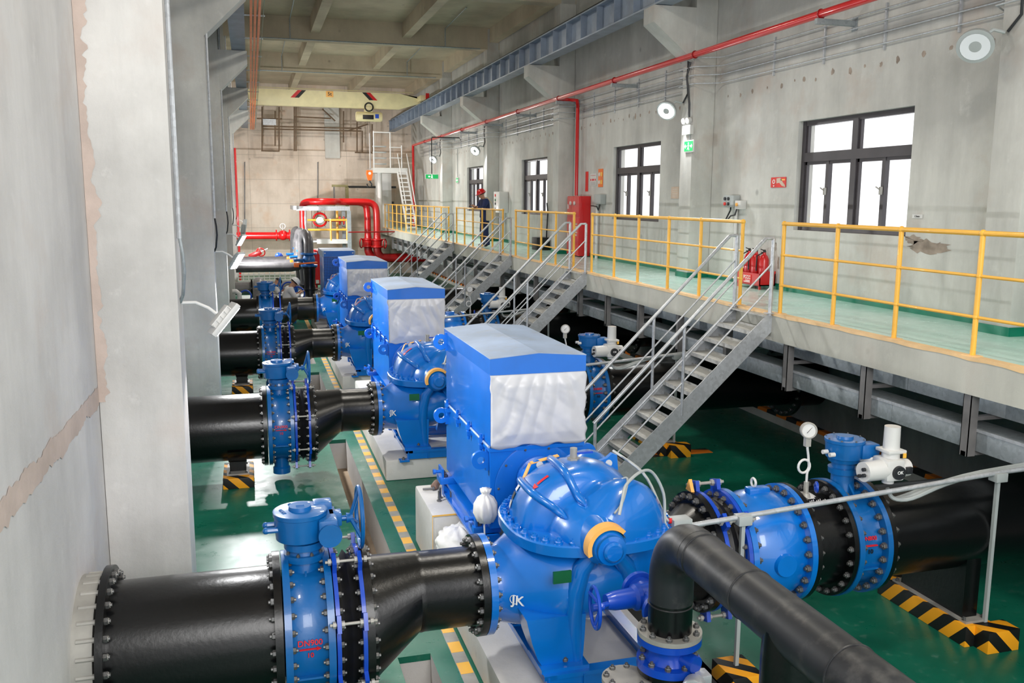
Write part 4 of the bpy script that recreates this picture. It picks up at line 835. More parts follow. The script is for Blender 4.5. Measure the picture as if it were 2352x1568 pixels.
# ---------------------------------------------------------------- lamps
def led_lamp_right(c, label, lit=True):
    y = c+.55; t = thing('wall_floodlight', (7.9, c+.4, 5.6), label, 'floodlight', 'floodlights on the right columns')
    MB().tube([(7.86, c+.4, 5.75), (7.75, c+.45, 5.78), (7.65, c+.5, 5.7)], .02, 8).make('arm', 'grey', t)
    d = V((-.62, -.55, -.55)).normalized(); c0 = V((7.6, c+.52, 5.62)); b = MB(); b.lathe([(-.1, .08), (-.06, .17), (.0, .19), (.03, .19), (.035, .16)], c0, d, 28); h = b.make('housing', 'grey', t)
    MB().lathe([(.03, .0), (.042, .15)], c0, d, 24, cap=False).make('lens', 'led' if lit else 'ledoff', h)
    if lit: area('floodlight_beam', c0+d*.08, d, .2, .2, 60, (1, 1, 1), 160)
    MB().tube([(7.85, c+.2, 6.5), (7.83, c+.18, 6.2), (7.86, c+.2, 5.9), (7.85, c+.35, 5.75)], .016, 8).make('cable', 'dark', t)
led_lamp_right(COLY[1], 'unlit round grey floodlight at the upper right edge of the photo', False)
led_lamp_right(COLY[2], 'glaring floodlight on the right column nearest the camera, above the exit sign')
led_lamp_right(COLY[4], 'glaring floodlight on the right wall left of the small window')
led_lamp_right(COLY[5], 'small glaring floodlight above the hanging exit sign')
led_lamp_right(COLY[6]-.0, 'farthest small glaring floodlight, beside the white ladder stair') if len(COLY) > 6 else None
def led_lamp_left(c, label, near=0):
    t = thing('column_floodlight', (-.6, c+.2, 3.0), label, 'floodlight', 'floodlights on the left columns'); y = c+.24
    MB().tube([(-.6, y, 3.07), (-.48, y, 3.07), (-.38, y, 3.02), (-.32, y, 2.97)], .014, 8).make('arm', 'white', t)
    d = V({0: (.72, .22, -.66), 3: (.5, .8, -.25), 4: (.5, .8, -.2)}.get(near, (.62, -.5, -.6))).normalized(); c0 = V((-.26, y, 2.92)); x, yv, z = frame_of(d); M_ = Matrix((x, yv, z)).transposed()
    b = MB(); b.obox(c0, (.17, .34, .05), M_, .012); b.obox(c0-d*.04, (.1, .22, .05), M_, .01)
    for k in range(5): b.obox(c0-d*.03+yv*(-.1+.05*k), (.13, .008, .05), M_)
    h = b.make('housing', 'grey' if near else 'offwhite', t); MB().obox(c0+d*.027, (.14, .30, .006), M_).make('lens', 'led', h)
    area('column_light_beam', c0+d*.05, d, .28, .13, 65 if near == 0 else 140 if near < 3 else 330, (1, 1, 1), 170)
for i, c in enumerate(COLY[1:6]): led_lamp_left(c, ['white floodlight on the arm of the near left column', 'floodlight on the second left column, lit strip above the black pipes', 'floodlight on the third left column, above the red hydrant pipe', 'floodlight on the fourth left column', 'floodlight on the farthest left column'][i], i)
for i, c in enumerate(COLY[1:6]):
    b = MB(); b.tube([(-.57, c+.03, 9.4), (-.57, c+.03, 3.62)], .02, 8); t = thing('column_conduit', (-.57, c, 3.2), 'steel conduit down the '+('near', 'second', 'third', 'fourth', 'farthest')[i]+' left column', 'conduit', 'conduits down the left columns'); b.make('pipe', 'galv', t)
    MB().tube([(-.57, c+.03, 3.64), (-.55, c+.02, 3.5), (-.545, c+.05, 3.35), (-.57, c+.12, 3.15), (-.6, c+.2, 3.08)], .014, 8).make('flexible_end', 'dark' if i else 'galvdark', t)

# ---------------------------------------------------------------- things on the right wall and columns
W = XR-.004
def board(name, y0, y1, z0, z1, mat, label, cat, t=.006, x=W): o = MB().box(x-t, x, y0, y1, z0, z1).make(name, mat); return tag(o, label, cat)
def walltext(s, y, z, size, mat, parent, x=W-.012): return text('lettering', s, (x, y, z), (0, -1, 0), (0, 0, 1), size, mat, parent)
q = board('fire_notice', 12.89, 13.33, 4.165, 4.33, 'sign', 'red fire notice with a peeling white patch, left of the big window', 'sign'); MB().torus((W-.008, 13.24, 4.26), (1, 0, 0), .03, .007, 20, 6).make('pictogram', 'whitetext', q); b = MB(); b.mesh([(W-.0075, y, z) for y, z in ((13.265, 4.20), (13.215, 4.20), (13.24, 4.175))], [(0, 1, 2)]); b.make('pictogram', 'whitetext', q); MB().box(W-.0075, W-.006, 12.92, 13.04, 4.275, 4.30).make('printed_line', 'amber', q)
b = MB(); b.mesh([(W-.0075, y, z) for y, z in ((13.17, 4.31), (13.05, 4.32), (12.98, 4.25), (12.91, 4.2), (12.9, 4.17), (13.0, 4.19), (13.08, 4.24), (13.16, 4.23))], [tuple(range(8))]); b.make('peeled_patch', 'paper', q)
q = board('wall_label', 9.74, 9.93, 3.735, 3.785, 'offwhite', 'tiny white label on the wall right of the big window', 'label'); walltext('1.5mm', 9.835, 3.76, .035, 'blacktext', q)
q = board('paper_notice', 16.69, 17.04, 3.98, 4.22, 'paper', 'faded paper notice on the wall left of the near right column', 'notice')
for k in range(4): MB().box(W-.0085, W-.006, 16.74+.01*k, 16.98, 4.03+.045*k, 4.036+.045*k).make('printed_line', 'offwhite', q)
q = board('fire_board', 21.83, 22.02, 4.16, 4.66, 'sign', 'narrow plain red board on the wall above the red cabinet', 'sign')
q = board('rules_notice', 21.26, 21.68, 4.30, 4.60, 'offwhite', 'white printed notice between the red and orange boards', 'notice'); [MB().box(W-.0085, W-.006, 21.30+.06*k, 21.36+.06*k, 4.42, 4.47).make('red_mark', 'redtext', q) for k in (0, 2, 3, 5)]; [MB().box(W-.0085, W-.006, 21.3, 21.64, 4.32+.03*k+.14*(k > 2), 4.328+.03*k+.14*(k > 2)).make('printed_line', 'sign' if k > 2 else 'greypipe', q) for k in range(4)]
q = board('warning_board', 20.82, 21.13, 4.26, 4.70, 'orange', 'orange warning board with two white pictograms', 'sign')
for z in (4.57, 4.38): MB().cyl((W-.012, 21.05, z), (W-.004, 21.05, z), .05, None, 20).make('pictogram', 'offwhite', q); MB().box(W-.012, W-.004, 20.86, 20.97, z-.05, z+.05).make('caption', 'yellow', q)
t = thing('switch_box', (8.25, 14.42, 3.8), 'grey socket box with dangling black cables left of the red notice', 'electrical box')
MB().box(8.18, W, 14.30, 14.66, 3.83, 4.04, .01).make('case', 'grey', t); MB().box(8.2, W, 14.08, 14.28, 3.80, 3.95, .01).make('side_socket', 'offwhite', t)
for y, z, m in ((14.58, 3.98, 'dark'), (14.46, 3.98, 'dark'), (14.58, 3.89, 'sign'), (14.46, 3.89, 'dark')): MB().cyl((8.16, y, z), (8.18, y, z), .03, None, 14).make('switch', m, t)
MB().cyl((8.18, 14.2, 3.88), (8.2, 14.2, 3.88), .03, None, 14).make('socket_face', 'amber', t)
MB().tube([(8.2, 14.2, 3.8), (8.18, 14.22, 3.7), (8.2, 14.4, 3.68), (8.19, 14.5, 3.6), (8.2, 14.56, 3.62), (8.22, 14.45, 3.78), (8.25, 14.5, 3.83)], .014, 6).make('cable', 'dark', t)
MB().cyl((8.28, 14.35, ZP+.1), (8.28, 14.35, 3.83), .03, None, 10).make('riser_conduit', 'offwhite', t)
t = thing('switch_box', (8.25, 20.85, 3.9), 'small grey junction box with black cables right of the red cabinet', 'electrical box')
MB().box(8.17, W, 20.60, 21.05, 3.84, 4.08, .01).make('case', 'grey', t); MB().tube([(8.2, 20.7, 3.84), (8.18, 20.75, 3.7), (8.2, 20.9, 3.78), (8.18, 21.1, 3.8), (8.2, 21.3, 3.8)], .016, 6).make('cable', 'dark', t); MB().cyl((8.26, 21.02, ZP), (8.26, 21.02, 3.84), .04, None, 10).make('riser_conduit', 'offwhite', t)
t = thing('fire_cabinet', (8.28, 22.05, ZP), 'tall red fire hose cabinet standing on the gallery', 'cabinet')
MB().box(8.02, W, 21.62, 22.55, ZP+.02, 4.04, .012).make('case', 'red', t)
for y0, y1, z0, z1 in ((21.64, 22.53, 3.52, 4.02), (21.64, 22.53, ZP+.05, 3.5)):
    d_ = MB().box(8.005, 8.025, y0, y1, z0, z1, .006).make('door', 'red', t); MB().box(7.985, 8.006, y1-.12, y1-.08, (z0+z1)/2-.06, (z0+z1)/2+.06).make('handle', 'offwhite', d_)
for y in (21.95, 22.25): MB().cyl((7.98, y, 3.86), (8.006, y, 3.86), .05, None, 16).make('lock_disc', 'offwhite', t)
for y0, y1, z0, z1 in ((22.24, 22.42, 2.95, 3.42), (21.72, 22.06, 2.95, 3.42)):
    b = MB(); [b.box(8.0, 8.004, y0+.02*(k % 3), y1-.03*(k % 2), z1-.04-.07*k, z1-.07*k) for k in range(1 if y1 < 22.1 else 3, 6)]; b.make('printed_lines', 'paper', t)
b = MB(); b.prism([(22.27, 3.2), (22.39, 3.2), (22.37, 3.36), (22.33, 3.43), (22.29, 3.36)], 'x', 8.0, 8.004); b.make('printed_mark', 'paper', t)
t = thing('control_pedestal', (8.2, 29.7, ZP), 'pale grey control box on a post behind the man in the red helmet', 'control box')
MB().box(8.0, W, 29.3, 30.05, 3.5, 4.2, .015).make('case', 'offwhite', t); MB().cyl((8.2, 29.65, ZP), (8.2, 29.65, 3.5), .05, None, 12).make('post', 'grey', t)
for z, m in ((4.08, 'sign'), (3.92, 'plate'), (3.8, 'dark'), (3.62, 'dark')): MB().cyl((7.98, 29.8, z), (8.0, 29.8, z), .045, None, 14).make('button', m, t)
t = thing('black_box', (8.1, 25.0, ZP), 'small black box with a hanging cable on the gallery floor', 'box'); MB().box(7.9, 8.28, 24.8, 25.3, ZP, ZP+.36, .02).make('case', 'blackp', t); MB().tube([(8.27, 25.05, ZP+.3), (8.26, 25.0, ZP+.5), (8.29, 25.0, 3.6), (8.24, 24.95, 3.85)], .02, 6).make('cable', 'dark', t)
# fire extinguishers in their stand
t = thing('extinguisher_stand', (8.15, 13.4, ZP), 'red metal stand with white lettering holding fire extinguishers', 'stand')
b = MB(); b.box(7.98, 8.0, 13.0, 13.75, ZP+.06, ZP+.26); b.box(8.26, 8.28, 13.0, 13.75, ZP+.06, ZP+.26); b.box(7.98, 8.28, 13.0, 13.02, ZP+.06, ZP+.3); b.box(7.98, 8.28, 13.73, 13.75, ZP+.06, ZP+.3); b.box(7.98, 8.28, 13.0, 13.75, ZP+.06, ZP+.08); b.make('tray', 'red', t)
for x in (8.0, 8.24):
    for y in (13.03, 13.69): MB().box(x, x+.03, y, y+.03, ZP, ZP+.08).make('leg', 'red', t)
lb = MB().box(7.973, 7.98, 13.25, 13.5, ZP+.09, ZP+.23).make('label_plate', 'sign', t); text('lettering', 'PCCC', (7.971, 13.375, ZP+.18), (0, -1, 0), (0, 0, 1), .085, 'whitetext', lb); [MB().box(7.970, 7.973, 13.28, 13.47-.05*k, ZP+.1+.022*k, ZP+.112+.022*k).make('printed_line', 'whitetext', lb) for k in range(2)]
for y, lab in ((13.60, 'leftmost'), (13.38, 'middle'), (13.13, 'rightmost')):
    t = thing('fire_extinguisher', (8.13, y, ZP+.08), lab+' of the three red fire extinguishers in the stand', 'fire extinguisher', 'extinguishers in the stand')
    MB().lathe([(0, .075), (.02, .082), (.40, .082), (.46, .06), (.49, .03), (.52, .028)], (8.13, y, ZP+.085), (0, 0, 1), 22).make('cylinder', 'red', t)
    b = MB(); b.bar((8.16, y, ZP+.62), (8.06, y, ZP+.66), .02, .012); b.bar((8.16, y, ZP+.60), (8.07, y, ZP+.61), .02, .012); b.cyl((8.13, y, ZP+.58), (8.13, y, ZP+.65), .022, None, 8); b.make('lever', 'blackp', t); MB().tube([(8.1, y, ZP+.6), (8.02, y+.04, ZP+.55), (8.03, y+.06, ZP+.3)], .012, 6).make('hose', 'blackp', t)
# exit signs and emergency lamps
def exit_sign(p, label, w_=.38, nrm=-1, arrows='<>'):
    t = thing('exit_sign', p, label, 'exit sign', 'green exit signs'); x, y, z = p
    face_y = nrm == 0
    if face_y: c = MB().box(x-w_/2, x+w_/2, y-.02, y+.02, z-.1, z+.1, .006).make('case', 'offwhite', t); MB().box(x-w_/2+.02, x+w_/2-.02, y-.024, y-.018, z-.08, z+.08).make('lit_panel', 'signg', t); r, u, o = (1, 0, 0), (0, 0, 1), (0, -.027, 0)
    else: c = MB().box(x-.03, x, y-w_/2, y+w_/2, z-.11, z+.11, .006).make('case', 'offwhite', t); MB().box(x-.034, x-.028, y-w_/2+.02, y+w_/2-.02, z-.09, z+.09).make('lit_panel', 'signg', t); r, u, o = (0, -1, 0), (0, 0, 1), (-.037, 0, 0)
    R3 = V(r); b = MB()
    def at(a, h): q = V(p)+V(o)+R3*a+V((0, 0, h)); return q
    b.mesh([at(-.02, .06), at(.0, .075), at(.02, .06), at(.015, .03), at(-.015, .03)], [(0, 1, 2, 3, 4)]); b.mesh([at(-.035, .02), at(.03, .025), at(.02, -.02), at(.04, -.07), at(.02, -.075), at(-.002, -.03), at(-.035, -.07), at(-.05, -.06), at(-.02, -.015)], [tuple(range(9))])
    for s in ([-1] if arrows == '<' else [1] if arrows == '>' else [-1, 1]): b.mesh([at(s*.16, 0), at(s*.11, .045), at(s*.11, .015), at(s*.065, .015), at(s*.065, -.015), at(s*.11, -.015), at(s*.11, -.045)], [tuple(range(7))])
    b.make('running_man_and_arrows', 'signw', t); return t
t = exit_sign((7.875, 15.42, 4.94), 'green exit sign with two arrows on the near right column'); MB().cyl((7.86, 15.42, 5.05), (7.86, 15.42, 5.17), .012, None, 8).make('hanger', 'grey', t)
t = exit_sign((7.1, 36.4, 4.84), 'green exit sign hanging from a black bent rod near the far stair', .55, 0, '<'); MB().tube([(7.1, 36.4, 4.95), (7.1, 36.4, 6.35), (7.12, 36.4, 6.4), (8.25, 36.4, 6.4), (8.3, 36.4, 6.3)], .02, 8).make('hanger_rod', 'blackp', t)
t = exit_sign((8.31, 37.0, 4.72), 'small green exit sign on the wall left of the small window', .4)
MB().cyl((8.3, 37.0, 4.85), (8.3, 37.0, 6.0), .012, None, 8).make('hanger', 'grey', t)
t = thing('emergency_lamp', (7.87, 15.45, 5.2), 'twin headed emergency lamp box above the exit sign on the near column', 'emergency lamp'); MB().box(7.80, 7.876, 15.3, 15.62, 5.15, 5.32, .01).make('case', 'offwhite', t)
for y in (15.38, 15.54): MB().lathe([(-.05, .05), (.0, .06), (.03, .055)], (7.8, y, 5.40), (-1, -.2, -.2), 18).make('lamp_head', 'offwhite', t)
MB().tube([(7.85, 15.45, 5.35), (7.83, 15.42, 5.7), (7.80, 15.5, 6.2), (7.84, 15.45, 6.45)], .02, 8).make('cable', 'dark', t)

# ---------------------------------------------------------------- black riser and horizontal pipe in the foreground
VX, VY, VZ = 2.47, 4.88, 1.885; r = .14
t = thing('foreground_pipe', (VX, VY, 1.2), 'black pipe bending over in the right foreground and running to the camera', 'pipe')
el = arc((VX, VY-.30, VZ-.30), (0, 1, 0), (0, 0, 1), .30, 0, 90, 14)
b = MB(); b.tube([(VX, VY, 1.24), (VX, VY, VZ-.42)], r, 44); b.make('riser', 'black', t)
b = MB(); b.tube([(VX, VY, VZ-.44)]+el+[(VX, VY-.34, VZ)], r*1.01, 44); b.tube([(VX, VY-.33, VZ), (VX, .9, VZ)], r, 44); b.make('elbow_and_run', 'pvc', t)
b = MB(); b.tube([(VX, 3.57, VZ), (VX, 3.57, VZ-.16), (VX, 3.57, -.02)], [r*1.0, r*1.05, r*.98], 36); b.make('tee_leg', 'black', t)
for y in (VY-.40, 3.95, 3.12, 2.3): MB().torus((VX, y, VZ), (0, 1, 0), r*.995, .006, 44, 6).make('weld_seam', 'pvc', t)
MB().torus((VX, VY, VZ-.46), (0, 0, 1), r*.998, .006, 44, 6).make('weld_seam', 'pvc', t); MB().torus((VX, 3.57, 1.52), (0, 0, 1), r*.99, .006, 44, 6).make('weld_seam', 'pvc', t)
f = MB().disc((VX, VY, 1.215), (0, 0, 1), .03, .205, .13, 48).make('flange', 'steelgrey', t, label='dusty grey flange'); bolts(f, (VX, VY, 1.245), (0, 0, 1), .175, 10, .021)
t = thing('wafer_valve', (VX, VY, 1.0), 'scuffed blue flanged valve under the black riser in the foreground', 'valve')
f = MB().disc((VX, VY, 1.17), (0, 0, 1), .043, .205, .1, 48).make('flange', 'royal', t); b = MB(); b.lathe([(1.05, .15), (1.09, .13), (1.14, .13), (1.17, .15)], (VX, VY, 0), (0, 0, 1), 36); b.cyl((VX+.05, VY-.1, 1.09), (VX+.09, VY-.20, 1.085), .055, None, 24); b.make('body', 'royal', t)
f = MB().disc((VX, VY, 1.0), (0, 0, 1), .05, .205, .1, 48).make('flange', 'royal', t); bolts(f, (VX, VY, 1.05), (0, 0, 1), .175, 10, .021)
t = thing('drain_riser', (VX, VY, 0), 'short black riser below the blue foreground valve', 'pipe'); MB().tube([(VX, VY, -.02), (VX, VY, .965)], r*.97, 40).make('pipe', 'black', t); f = MB().disc((VX, VY, .965), (0, 0, 1), .033, .2, .13, 44).make('flange', 'black', t)
t = thing('gate_valve', (2.3, 5.3, 1.1), 'royal blue gate valve with upright handwheel beside the foreground riser', 'valve')
gz = 1.27; gy = 5.30
hw = MB(); hw.torus((2.10, gy-.06, gz), (1, -.12, 0), .135, .013, 36, 8)
hw = hw.make('handwheel', 'royal', t); b = MB()
for k in range(3): a = .5+2*PI*k/3; b.tube([(2.14, gy-.06, gz), (2.10, gy-.06+.13*cos(a), gz+.13*sin(a))], .011, 8)
b.cyl((2.08, gy-.06, gz), (2.16, gy-.06, gz), .026, None, 12); b.make('spokes', 'royal', hw)
b = MB(); b.cyl((2.15, gy-.05, gz), (2.24, gy-.02, gz), .02, None, 12); b.lathe([(0, .05), (.06, .065), (.2, .07), (.22, .09), (.25, .09), (.26, .08), (.42, .09)], (2.2, gy, gz), (1, .1, -.02), 24); b.make('bonnet', 'royal', t)
b = MB(); b.lathe([(-.16, .10), (-.1, .085), (.1, .085), (.16, .10)], (2.52, gy+.02, gz-.02), (0, 1, 0), 28); b.make('body', 'royal', t)
for y in (-.19, .155): MB().disc((2.52, gy+y, gz-.02), (0, 1, 0), .035, .125, .08, 36).make('flange', 'royal', t)
t = thing('branch_flange', (2.22, 4.9, .6), 'grey topped blue flange with bolts left of the foreground riser', 'flange'); b = MB(); b.cyl((2.2, 4.92, .6), (2.2, 4.92, .90), .09, None, 24); b.make('stub', 'valve', t); f = MB().disc((2.2, 4.92, .90), (0, 0, 1), .03, .16, .0, 36).make('flange', 'steelgrey', t); bolts(f, (2.2, 4.92, .93), (0, 0, 1), .13, 8, .02)
MB().obox((2.2, 4.92, .55), (.5, .5, .12), None, .02).make('base', 'valve', t)
MB().box(1.98, 2.42, 4.72, 5.12, 0, .49, .01).make('stand', 'plinth', t)
t = thing('silver_gauge', (2.60, 4.60, .95), 'silver drum shaped gauge at the bottom edge beside the foreground riser', 'gauge'); b = MB(); b.lathe([(0, .0), (0, .072), (.1, .075), (.11, .068), (.11, .055), (.1, .05)], (2.53, 4.63, .985), (-.55, -.8, .15), 32, cap=False); b.make('case', 'galv', t); MB().lathe([(.092, .055), (.094, 0)], (2.53, 4.63, .985), (-.55, -.8, .15), 28, cap=False).make('dial', 'offwhite', t)
MB().box(2.55, 2.64, 4.62, 4.72, .93, 1.04, .006).make('bracket', 'galv', t); MB().cyl((2.585, 4.75, .985), (2.585, 4.64, .985), .012, None, 8).make('stem', 'steelgrey', t)

# ---------------------------------------------------------------- loose things on the near plinth
t0 = Y0+2.30
def rag(name, c, s, seed, mat='cloth'):
    b = MB(); n, m = 44, 26; rings = []
    for j in range(m+1):
        th = PI*j/m; rg = []
        for i in range(n):
            ph = 2*PI*i/n; d = V((sin(th)*cos(ph), sin(th)*sin(ph), cos(th))); k = 1+.22*noise.turbulence(d*2.2+V((seed, 0, 0)), 4, True)+.10*abs(noise.noise(d*7+V((0, seed, 0))))-.2
            p = V(c)+V((d.x*s[0], d.y*s[1], d.z*s[2]))*k; p.z = max(p.z, c[2]-s[2]*.75); rg.append(p)
        rings.append(rg)
    b.loft(rings); return b.make(name, mat, None, 180)
tag(rag('rag_heap', (1.92, t0-.30, .46), (.25, .28, .21), 3.1), 'heap of crumpled white rags on the near plinth below the motor', 'rags')
t = thing('wrapped_bundle', (1.97, Y0+1.35, .9), 'white cloth bundle tied round the front corner of the nearest motor frame', 'bundle')
b = MB(); n = 40; rings = []
for z, rr in ((0, .015), (.02, .07), (.10, .105), (.19, .10), (.25, .07), (.28, .03), (.30, .045), (.33, .05)):
    rings.append([(1.955+rr*(1+.12*sin(i*9*2*PI/n+z*9))*cos(2*PI*i/n), Y0+1.05+rr*(1+.12*sin(i*9*2*PI/n+z*9))*sin(2*PI*i/n), 1.02+z) for i in range(n)])
b.loft(rings); b.make('cloth', 'cloth', t, 180); MB().tube([(1.93, Y0+1.0, 1.04), (1.93, Y0+.98, .9), (1.91, Y0+.99, .8)], .008, 5).make('tie_string', 'cloth', t)
t = MB(); t.box(1.70, 1.705, t0-.003, t0, .02, .68); t.box(1.70, 1.98, t0-.004, t0-.001, .665, .68); tag(t.make('yellow_tape', 'yellow'), 'yellow tape along the corner of the near motor plinth', 'tape')
for i, (x, y, up) in enumerate(((1.86, t0+.42, 1), (1.89, t0+.52, 1), (1.99, t0+.40, 1), (2.02, t0+.45, 1), (1.80, t0+.80, 0))):
    b = MB()
    if up: b.lathe([(0, .026), (.018, .026)], (x, y, .68), (0, 0, 1), 6); b.cyl((x, y, .698), (x, y, .80), .014, None, 8)
    else: b.lathe([(0, .026), (.02, .026)], (x+.06, y, .706), (1, 0, 0), 6); b.cyl((x-.05, y, .706), (x+.06, y, .706), .014, None, 8)
    tag(b.make('loose_bolt', 'bolt'), 'loose steel bolt '+('standing on its head' if up else 'lying on its side')+' on the near motor plinth' if not up else 'loose steel bolt standing on its head on the near motor plinth', 'bolt', 'loose bolts on the near plinth' if up else None)
b = MB(); b.cyl((1.885, t0+.82, .72), (1.94, t0+.94, .72), .042, None, 18); b.cyl((1.875, t0+.80, .72), (1.885, t0+.82, .72), .03, .042, 18); tag(b.make('rusty_roller', 'rust'), 'rusty steel roller lying at the back of the near motor plinth', 'roller') if 'rust' in MT else tag(b.make('rusty_roller', 'brass'), 'dull steel roller lying at the back of the near motor plinth', 'roller')
# dashed safety tape on the floor
y = 4.6
while y < 31:
    tag(MB().box(1.55, 1.66, y, y+.19, .0012, .0025).make('floor_dash', 'yellow'), 'yellow dash of the safety line painted beside the machine plinths', 'floor marking', 'dashes of the yellow safety line'); y += .375
b = MB(); y = 4.6; b.box(1.545, 1.665, y, 31, 0, .0012); tag(b.make('floor_tape', 'steelgrey'), 'grey band under the dashed yellow safety line', 'floor marking')
for k, y in enumerate((11.0, 17.3, 23.4)):
    b = MB(); b.box(5.3, 6.9, y+1.35, y+1.6, 0, .003); tag(b.make('floor_tape', 'kerbstripe'), 'orange and black hazard strip on the dark floor under the '+('nearest', 'second', 'third')[k]+' stair', 'floor marking', 'hazard strips under the stairs')

# ---------------------------------------------------------------- black priming pumps with goose neck risers beyond the big pumps
def riser(y, label, x):
    t = thing('gooseneck_riser', (1.7, y, 0), label, 'pipe', 'grey goosenecks over the black pumps'); r = .155
    top = 2.64; pts = [(x, y, 2.30), (x, y, top-.12)]+[(x-.30+.30*cos(a)*1.0, y+.25*(1-cos(a)), top-.12+.30*sin(a)) for a in [PI*k/12 for k in range(1, 13)]]
    pts = [(x, y, 2.18), (x, y, top-.2)]+[(x-.08*(1-cos(a)), y+.4*(1-cos(a)), top-.2+.34*sin(a)) for a in [PI*k/14 for k in range(1, 15)]]+[(x-.16, y+.8, 2.1), (x-.17, y+.8, 1.95)]
    e = [(x-.36, y+.8, 1.69), (x-.55, y+.8, 1.66), (-.55, y+.8, 1.66)]
    MB().tube(pts, r, 22).make('gooseneck', 'greyduct', t)
    MB().tube([(x-.17, y+.8, 2.0), (x-.19, y+.8, 1.87), (x-.25, y+.8, 1.76)]+e, r, 22).make('wall_run', 'greyduct', t)
    return t
def gooseset(y, i):
    x = 1.77-.05*i; riser(y, ('nearest', 'middle', 'farthest')[i]+' of the three grey goosenecks over the black pumps', x)
    w_ = ('nearest', 'middle', 'farthest')[i]
    t = thing('riser_valve', (x, y, 1.7), 'blue valve with orange handles on the '+w_+' gooseneck', 'valve', 'blue valves on the goosenecks')
    f = MB(); f.disc((x, y, 2.13), (0, 0, 1), .05, .27, .12, 28); f.disc((x, y, 1.74), (0, 0, 1), .05, .27, .12, 28); f.make('flanges', 'valve', t); b = MB(); b.lathe([(1.78, .15), (1.9, .2), (2.0, .2), (2.13, .15)], (x, y, 0), (0, 0, 1), 24); b.cyl((x-.15, y-.1, 1.95), (x-.5, y-.2, 1.95), .05, None, 10); b.make('body', 'valve', t)
    b = MB(); b.bar((x-.5, y-.2, 1.83), (x+.25, y-.32, 1.88), .05, .05, bev=.01); b.obox((x-.42, y-.24, 1.8), (.16, .12, .14), None, .02); b.make('handle', 'orange', t)
    t = thing('priming_pump', (x, y, 0), 'black pump and riser below the '+w_+' blue gooseneck valve', 'pump', 'black priming pumps')
    b = MB(); b.lathe([(.95, .26), (1.0, .26), (1.0, .19), (1.12, .17), (1.55, .2), (1.68, .2), (1.7, .26), (1.73, .26)], (x, y, 0), (0, 0, 1), 26); b.make('riser_spool', 'black', t)
    b = MB(); b.lathe([(-.22, .1), (-.18, .30), (-.08, .36), (.08, .36), (.16, .28), (.2, .12)], (x, y, .45), (1, 0, 0), 28); b.tube([(x, y, .6), (x, y-.05, .8), (x, y, .98)], .16, 16); b.cyl((x-.6, y, .45), (x-.2, y, .45), .12, .16, 18); b.make('volute', 'rubber', t); b = MB(); b.box(x-.4, x+1.0, y-.3, y+.3, 0, .14)
    b.make('base', 'dark', t); b = MB(); b.cyl((x+.2, y, .45), (x+.95, y, .45), .24, None, 24)
    for k in range(9): b.lathe([(.3+k*.07, .27), (.32+k*.07, .27)], (x, y, .45), (1, 0, 0), 24)
    b.make('motor', 'rubber', t)
for i, y in enumerate((30.2, 31.9, 33.6)): gooseset(y, i)
t = thing('suction_header', (.4, 28.6, .2), 'grey wrapped header pipe with tee near the two white shirted workers', 'pipe')
MB().tube([(-.7, 28.9, .62), (1.5, 28.9, .62)], .2, 18).make('header', 'greypipe', t); MB().tube([(.15, 28.9, .7), (.15, 28.9, 1.05), (.15, 29.3, 1.2), (.15, 30.5, 1.2)], .19, 18).make('tee', 'greypipe', t); MB().tube([(-.3, 28.2, .60), (.5, 28.2, .60)], .13, 16).make('silver_pipe', 'galv', t)
t = thing('cross_header', (.4, 31.2, .7), 'thick grey header pipe with branch elbows in front of the black priming pumps', 'pipe')
MB().tube([(-.7, 31.2, .95), (1.3, 31.2, .95)], .22, 18).make('header', 'greypipe', t)
for x in (.35, .95): MB().tube([(x, 31.2, .9), (x, 31.2, -.0)], .14, 14).make('leg', 'greypipe', t)
for x in (-.1, .8): MB().disc((x, 31.2, .95), (1, 0, 0), .06, .32, .2, 24).make('flange', 'black', t)
t = thing('low_parapet', (.5, 37, 0), 'pale low concrete parapet with white grid rail behind the grey pipes', 'parapet'); MB().box(-.6, 1.6, 36.9, 37.1, 0, .72).make('wall', 'plinth', t)
b = MB()
for z in (.8, .92, 1.04): b.box(-.6, 1.6, 36.98, 37.02, z, z+.03)
for k in range(12): b.box(-.6+.2*k, -.57+.2*k, 36.985, 37.015, .72, 1.06)
b.make('grid_rail', 'white', t)
t = thing('wall_valve', (-.42, 27.6, .5), 'small blue handwheel valve beside the left column behind the far suction pipe', 'valve'); b = MB(); b.cyl((-.42, 27.6, .3), (-.42, 27.6, .9), .1, None, 16); b.ball((-.42, 27.6, .5), .17, 16); b.make('body', 'royal', t); MB().torus((-.25, 27.8, 1.05), (.3, 1, 0), .17, .025, 24, 8).make('handwheel', 'royal', t); MB().tube([(-.42, 27.6, .9), (-.42, 27.6, 1.15), (-.52, 27.6, 1.22), (-.62, 27.6, 1.22)], .07, 12).make('bent_pipe', 'offwhite', t)
t = thing('handwheel_valve', (1.15, 29.0, .6), 'blue valve with two handwheels behind the worker in the white helmet', 'valve'); b = MB(); b.box(.9, 1.35, 29.15, 29.5, .5, 1.15, .06); b.make('body', 'valve', t)
for p in ((1.05, 28.7, 1.15), (1.3, 28.72, 1.0)): MB().torus(p, (.2, 1, .2), .22, .022, 28, 8).make('handwheel', 'royal', t)
MB().cyl((1.15, 28.72, 1.08), (1.15, 29.2, 1.0), .03, None, 8).make('stem', 'royal', t); MB().cyl((1.15, 29.3, 0), (1.15, 29.3, .5), .12, None, 14).make('leg', 'valve', t)
